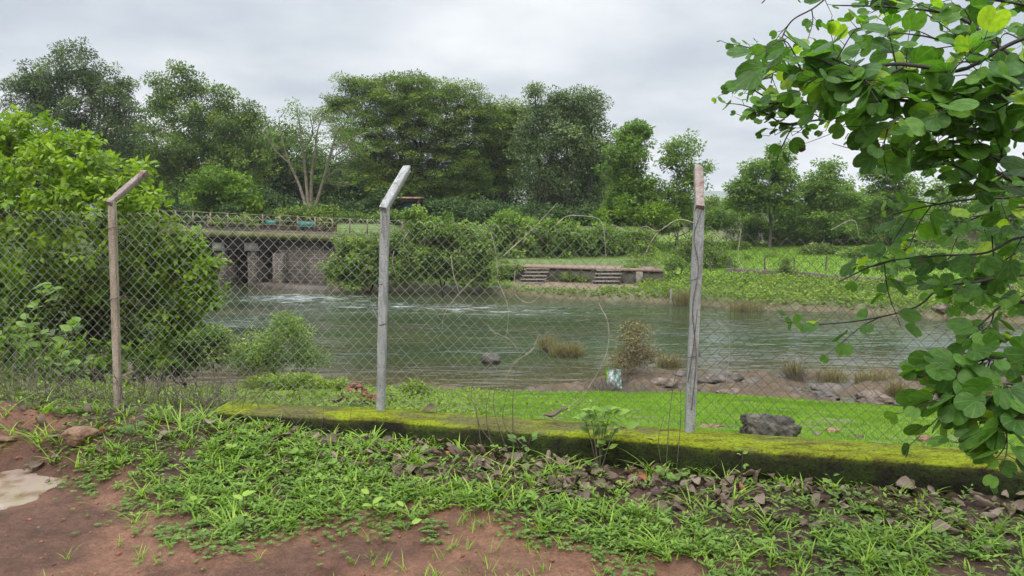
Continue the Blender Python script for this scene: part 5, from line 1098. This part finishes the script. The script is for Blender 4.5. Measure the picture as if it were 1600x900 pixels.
# ------------------------------------------------------------------ BAUHINIA
def bilobed():
    """butterfly leaf, petiole at origin, length along x, cleft at the tip, folded on the midrib"""
    pts = []
    n = 13
    for s in (1, -1):
        for k in range(n):
            a = lerp(-2.75, 2.1, k / (n - 1))            # each lobe is most of a circle
            pts.append([.47 + .44 * math.cos(a) * 1.08, s * (.285 + .30 * math.sin(a)) if (s * (.285 + .30 * math.sin(a))) * s > 0 else 0.0])
    half = [(0, 0), (-.06, .10), (-.03, .27), (.10, .44), (.30, .55), (.55, .58), (.78, .52), (.94, .38), (.98, .22), (.90, .09), (.76, 0)]
    V = []; 
    mid = [(0, 0), (.19, 0), (.38, 0), (.57, 0), (.76, 0)]
    V = [(x, y, .10 * y + .0) for x, y in half[:-1]] + [(.76, 0, 0)]
    L1 = len(V)
    cen = [(.19, .0, 0), (.38, 0, 0), (.57, 0, 0), (.25, .26, .045), (.55, .30, .04), (.78, .26, .03)]
    base = len(V); V += cen
    m1, m2, m3, a_, b_, c_ = range(base, base + 6)
    T = [(0, m1, a_), (0, a_, 1), (1, a_, 2), (2, a_, 3), (3, a_, 4), (m1, m2, a_), (a_, m2, b_), (a_, b_, 4), (4, b_, 5), (m2, m3, b_), (b_, c_, 5), (5, c_, 6), (6, c_, 7), (7, c_, 8), (8, c_, 9), (b_, m3, c_), (9, c_, m3), (9, m3, 10)]
    V = np.array(V); V[:, 2] = .55 * np.abs(V[:, 1]) - .45 * np.abs(V[:, 1]) ** 2 - .12 * V[:, 0] ** 2
    W = V * [1, -1, 1]; T = np.array(T)
    return np.concatenate([V, W]), np.concatenate([T, T[:, ::-1] + len(V)])
BLV, BLF = bilobed()
def bauhinia():
    e = empty('round_leaved_tree', (3.35, 2.0, 0), 'tree with large butterfly-shaped green leaves reaching in from the right edge', 'tree')
    mb = MB(); trunk = [np.array([3.35, 2.0, -.1]), np.array([3.3, 2.05, 1.2]), np.array([3.15, 2.2, 2.2]), np.array([3.0, 2.35, 3.4])]
    mb.tube(spline(trunk, 12), np.linspace(.11, .05, 12), 9)
    # branches as pixel paths with depth (from outside the frame inwards), leaf density, leaf size
    B = [([(1760, 120, 2.5), (1600, 95, 2.5), (1500, 28, 2.6), (1400, 12, 2.6), (1300, 8, 2.7)], .018, 40, .085),
         ([(1320, -30, 2.7), (1275, 10, 2.7), (1235, 35, 2.7), (1215, 80, 2.7), (1205, 130, 2.7)], .006, 34, .048),
         ([(1330, -60, 2.5), (1280, -30, 2.5), (1210, -10, 2.5), (1190, 5, 2.5)], .006, 12, .07),
         ([(1760, 230, 2.4), (1600, 205, 2.4), (1500, 203, 2.4), (1400, 204, 2.4), (1330, 190, 2.4), (1262, 165, 2.4), (1200, 152, 2.4), (1170, 135, 2.4)], .016, 60, .06),
         ([(1400, 204, 2.4), (1320, 185, 2.35), (1260, 190, 2.35), (1225, 194, 2.35), (1200, 178, 2.35)], .007, 34, .055),
         ([(1300, 150, 2.3), (1240, 120, 2.3), (1215, 95, 2.35), (1190, 75, 2.4)], .005, 24, .055), ([(1290, 160, 2.3), (1240, 160, 2.3), (1200, 155, 2.3)], .005, 26, .065),
         ([(1760, 400, 2.9), (1640, 380, 2.9), (1580, 400, 2.9), (1540, 440, 2.9)], .012, 60, .10), ([(1760, 240, 2.9), (1650, 260, 2.9), (1590, 300, 2.9), (1560, 350, 2.9)], .012, 70, .10),
         ([(1480, 110, 2.0), (1400, 100, 2.0), (1330, 110, 2.0), (1270, 90, 2.0), (1235, 95, 2.0)], .010, 36, .105),
         ([(1760, 20, 2.1), (1600, 60, 2.1), (1500, 110, 2.1), (1430, 100, 2.1), (1370, 120, 2.0), (1300, 90, 2.0)], .014, 60, .105),
         ([(1600, 110, 2.1), (1520, 150, 2.1), (1450, 160, 2.1), (1380, 150, 2.1), (1310, 130, 2.1)], .012, 60, .11),
         ([(1700, 180, 2.0), (1600, 160, 2.0), (1530, 150, 2.0), (1470, 175, 2.0), (1390, 190, 2.0)], .012, 60, .11),
         ([(1800, 300, 2.5), (1640, 300, 2.5), (1560, 270, 2.5), (1510, 220, 2.5), (1490, 195, 2.5)], .022, 40, .085),
         ([(1510, 222, 2.45), (1470, 225, 2.45), (1420, 230, 2.45), (1385, 236, 2.45)], .006, 12, .06),
         ([(1700, 250, 2.2), (1600, 250, 2.2), (1550, 285, 2.2), (1505, 265, 2.2), (1480, 250, 2.2)], .010, 40, .09),
         ([(1760, 330, 2.1), (1620, 290, 2.1), (1560, 250, 2.1), (1520, 235, 2.1)], .012, 50, .10),
         ([(1720, 200, 2.7), (1620, 130, 2.8), (1540, 90, 2.8), (1460, 60, 2.8), (1390, 50, 2.8)], .014, 70, .10),
         ([(1760, 60, 2.7), (1640, 20, 2.8), (1560, 0, 2.8), (1450, -10, 2.8), (1330, -15, 2.8)], .014, 70, .10),
         ([(1800, 160, 2.8), (1680, 180, 2.9), (1580, 190, 2.9), (1500, 175, 2.9), (1430, 160, 2.9)], .014, 80, .10),
         ([(1800, 420, 2.7), (1640, 330, 2.8), (1560, 330, 2.8), (1500, 350, 2.8), (1440, 370, 2.8), (1395, 410, 2.8)], .012, 60, .085),
         ([(1760, 260, 2.3), (1600, 305, 2.3), (1530, 310, 2.3), (1460, 320, 2.3), (1395, 335, 2.3)], .010, 30, .095),
         ([(1700, 380, 2.4), (1600, 370, 2.4), (1540, 395, 2.4), (1460, 400, 2.3), (1380, 410, 2.3), (1310, 440, 2.3)], .010, 44, .09),
         ([(1720, 440, 2.5), (1600, 430, 2.5), (1530, 440, 2.5), (1470, 450, 2.5), (1430, 480, 2.5), (1350, 500, 2.5), (1270, 508, 2.5)], .009, 40, .085),
         ([(1740, 480, 2.2), (1640, 480, 2.2), (1580, 470, 2.2), (1540, 500, 2.2), (1500, 540, 2.2)], .010, 60, .10),
         ([(1740, 560, 2.1), (1640, 560, 2.1), (1570, 555, 2.1), (1520, 565, 2.1), (1475, 560, 2.1)], .010, 80, .10),
         ([(1740, 640, 2.0), (1640, 620, 2.0), (1580, 600, 2.0), (1530, 610, 2.0), (1490, 620, 2.0)], .010, 80, .11),
         ([(1740, 660, 1.9), (1650, 650, 1.9), (1600, 650, 1.9), (1560, 655, 1.9)], .010, 60, .11),
         ([(1620, 290, 2.5), (1555, 300, 2.55), (1550, 360, 2.6), (1555, 430, 2.6)], .008, 14, .07)]
    pos = []; ax = []; nr_ = []; sz = []; vv = []
    for path, r, n, ls in B:
        pts = [P(x, y, d) for x, y, d in path]
        if path[0][0] >= 1690:      # reach back to the trunk
            tz = np.clip(pts[0][2] - .25, .9, 3.3); ty = np.interp(tz, [0, 1.2, 2.2, 3.4], [2., 2.05, 2.2, 2.35]); tx = np.interp(tz, [0, 1.2, 2.2, 3.4], [3.35, 3.3, 3.15, 3.0]); pts = [np.array([tx, ty, tz])] + pts
        p = spline(pts, 60); mb.tube(p, np.linspace(r * .62, .002, 60), 6)
        # side twigs carrying the leaves, alternating left and right
        nt_ = max(3, int(n / (3.7 if path[-1][1] < 260 else 5.6)))
        for k in range(nt_):
            i = rng.integers(8, 60); s0 = p[i]
            if proj(s0)[0] > 1640 and rng.random() < .8: continue
            tg = norm(p[min(i + 1, 59)] - p[i - 1]); dr = norm(tg * .7 + rng.normal(size=3) * [.75, .6, .38]); L = rng.uniform(.08, .21) * (ls / .1) ** .5
            tw = spline([s0, s0 + dr * L * .5 + rng.normal(size=3) * .012, s0 + dr * L + [0, 0, -.03]], 9); mb.tube(tw, np.linspace(.0024, .001, 9), 4)
            sd2 = norm(np.cross(dr, [0, 0, 1.])); m_ = rng.integers(4, 7)
            for q in range(m_):
                b = tw[int(lerp(2, 8, q / (m_ - 1)))]; sg_ = (-1) ** q if q < m_ - 1 else 0
                a_ = norm(sd2 * sg_ + dr * .55 + rng.normal(size=3) * .25); b2 = b + a_ * rng.uniform(.014, .03) + [0, 0, .004]
                mb.tube([b, b2], [.0011, .0009], 3); pos.append(b2)
                ax.append(a_ + np.array([0, -.1, -.10 - .55 * rng.random()])); nr_.append(rng.normal(size=3) * .5 + np.array([-.1, -.5, .75]))
                sz.append(ls * rng.uniform(.42, .88) * (1.0 - .09 * q)); vv.append(np.clip(rng.beta(2.0, 2.6) if rng.random() > .05 else 1., 0, 1))
    mb.build('trunk', M['bark_dark'], e, smooth=True)
    V, Fs = scatter(BLV, BLF, np.array(pos), np.array(ax), np.array(nr_), np.array(sz)); o = mesh_np('foliage', V, Fs, M['bauhinia'], e, {'v': ('FACE', fattr(np.array(vv), BLF)), 'lx': ('POINT', np.tile(BLV[:, 0], len(pos))), 'ly': ('POINT', np.tile(np.abs(BLV[:, 1]), len(pos)))}, smooth=True)
    # dead curled leaf on a hanging twig
    a = P(1325, 190, 2.38); b = P(1253, 226, 2.38); MB().tube(spline([a, P(1300, 208, 2.38), b], 8), np.linspace(.0018, .0008, 8), 4).build('bare_twig', M['twig'], e)
    MB().tube(spline([P(1440, 236, 2.42), P(1380, 238, 2.42), P(1330, 232, 2.42), P(1300, 224, 2.42)], 10), np.linspace(.0026, .001, 10), 4).build('bare_twig', M['twig'], e)
    V = TI * [.011, .011, .012] * (1 + .3 * rng.random((len(TI), 1))) + b + [0, 0, -.01]; mesh_np('shrivelled_leaf', V, TIF, M['dead_leaf'], e, {'v': ('FACE', np.full(len(TIF), .15))})
    return len(pos)
print('bauhinia leaves', bauhinia())
print('faces', sum(len(o.data.polygons) for o in bpy.data.objects if o.type == 'MESH'))

m = bpy.data.materials.new('haze'); m.use_nodes = True; t = m.node_tree; t.nodes.clear(); o_ = N('ShaderNodeOutputMaterial', t); pv = N('ShaderNodeVolumePrincipled', t)
pv.inputs['Color'].default_value = (.92, .93, .94, 1); pv.inputs['Density'].default_value = .00038; pv.inputs['Anisotropy'].default_value = .2; t.links.new(pv.outputs[0], o_.inputs['Volume'])
mb = MB(); mb.box((0, 3000, 30), (7800, 3200, 45)); hz = mb.build('haze', m); obj_props(hz, 'thin moist haze in the air', kind='stuff')
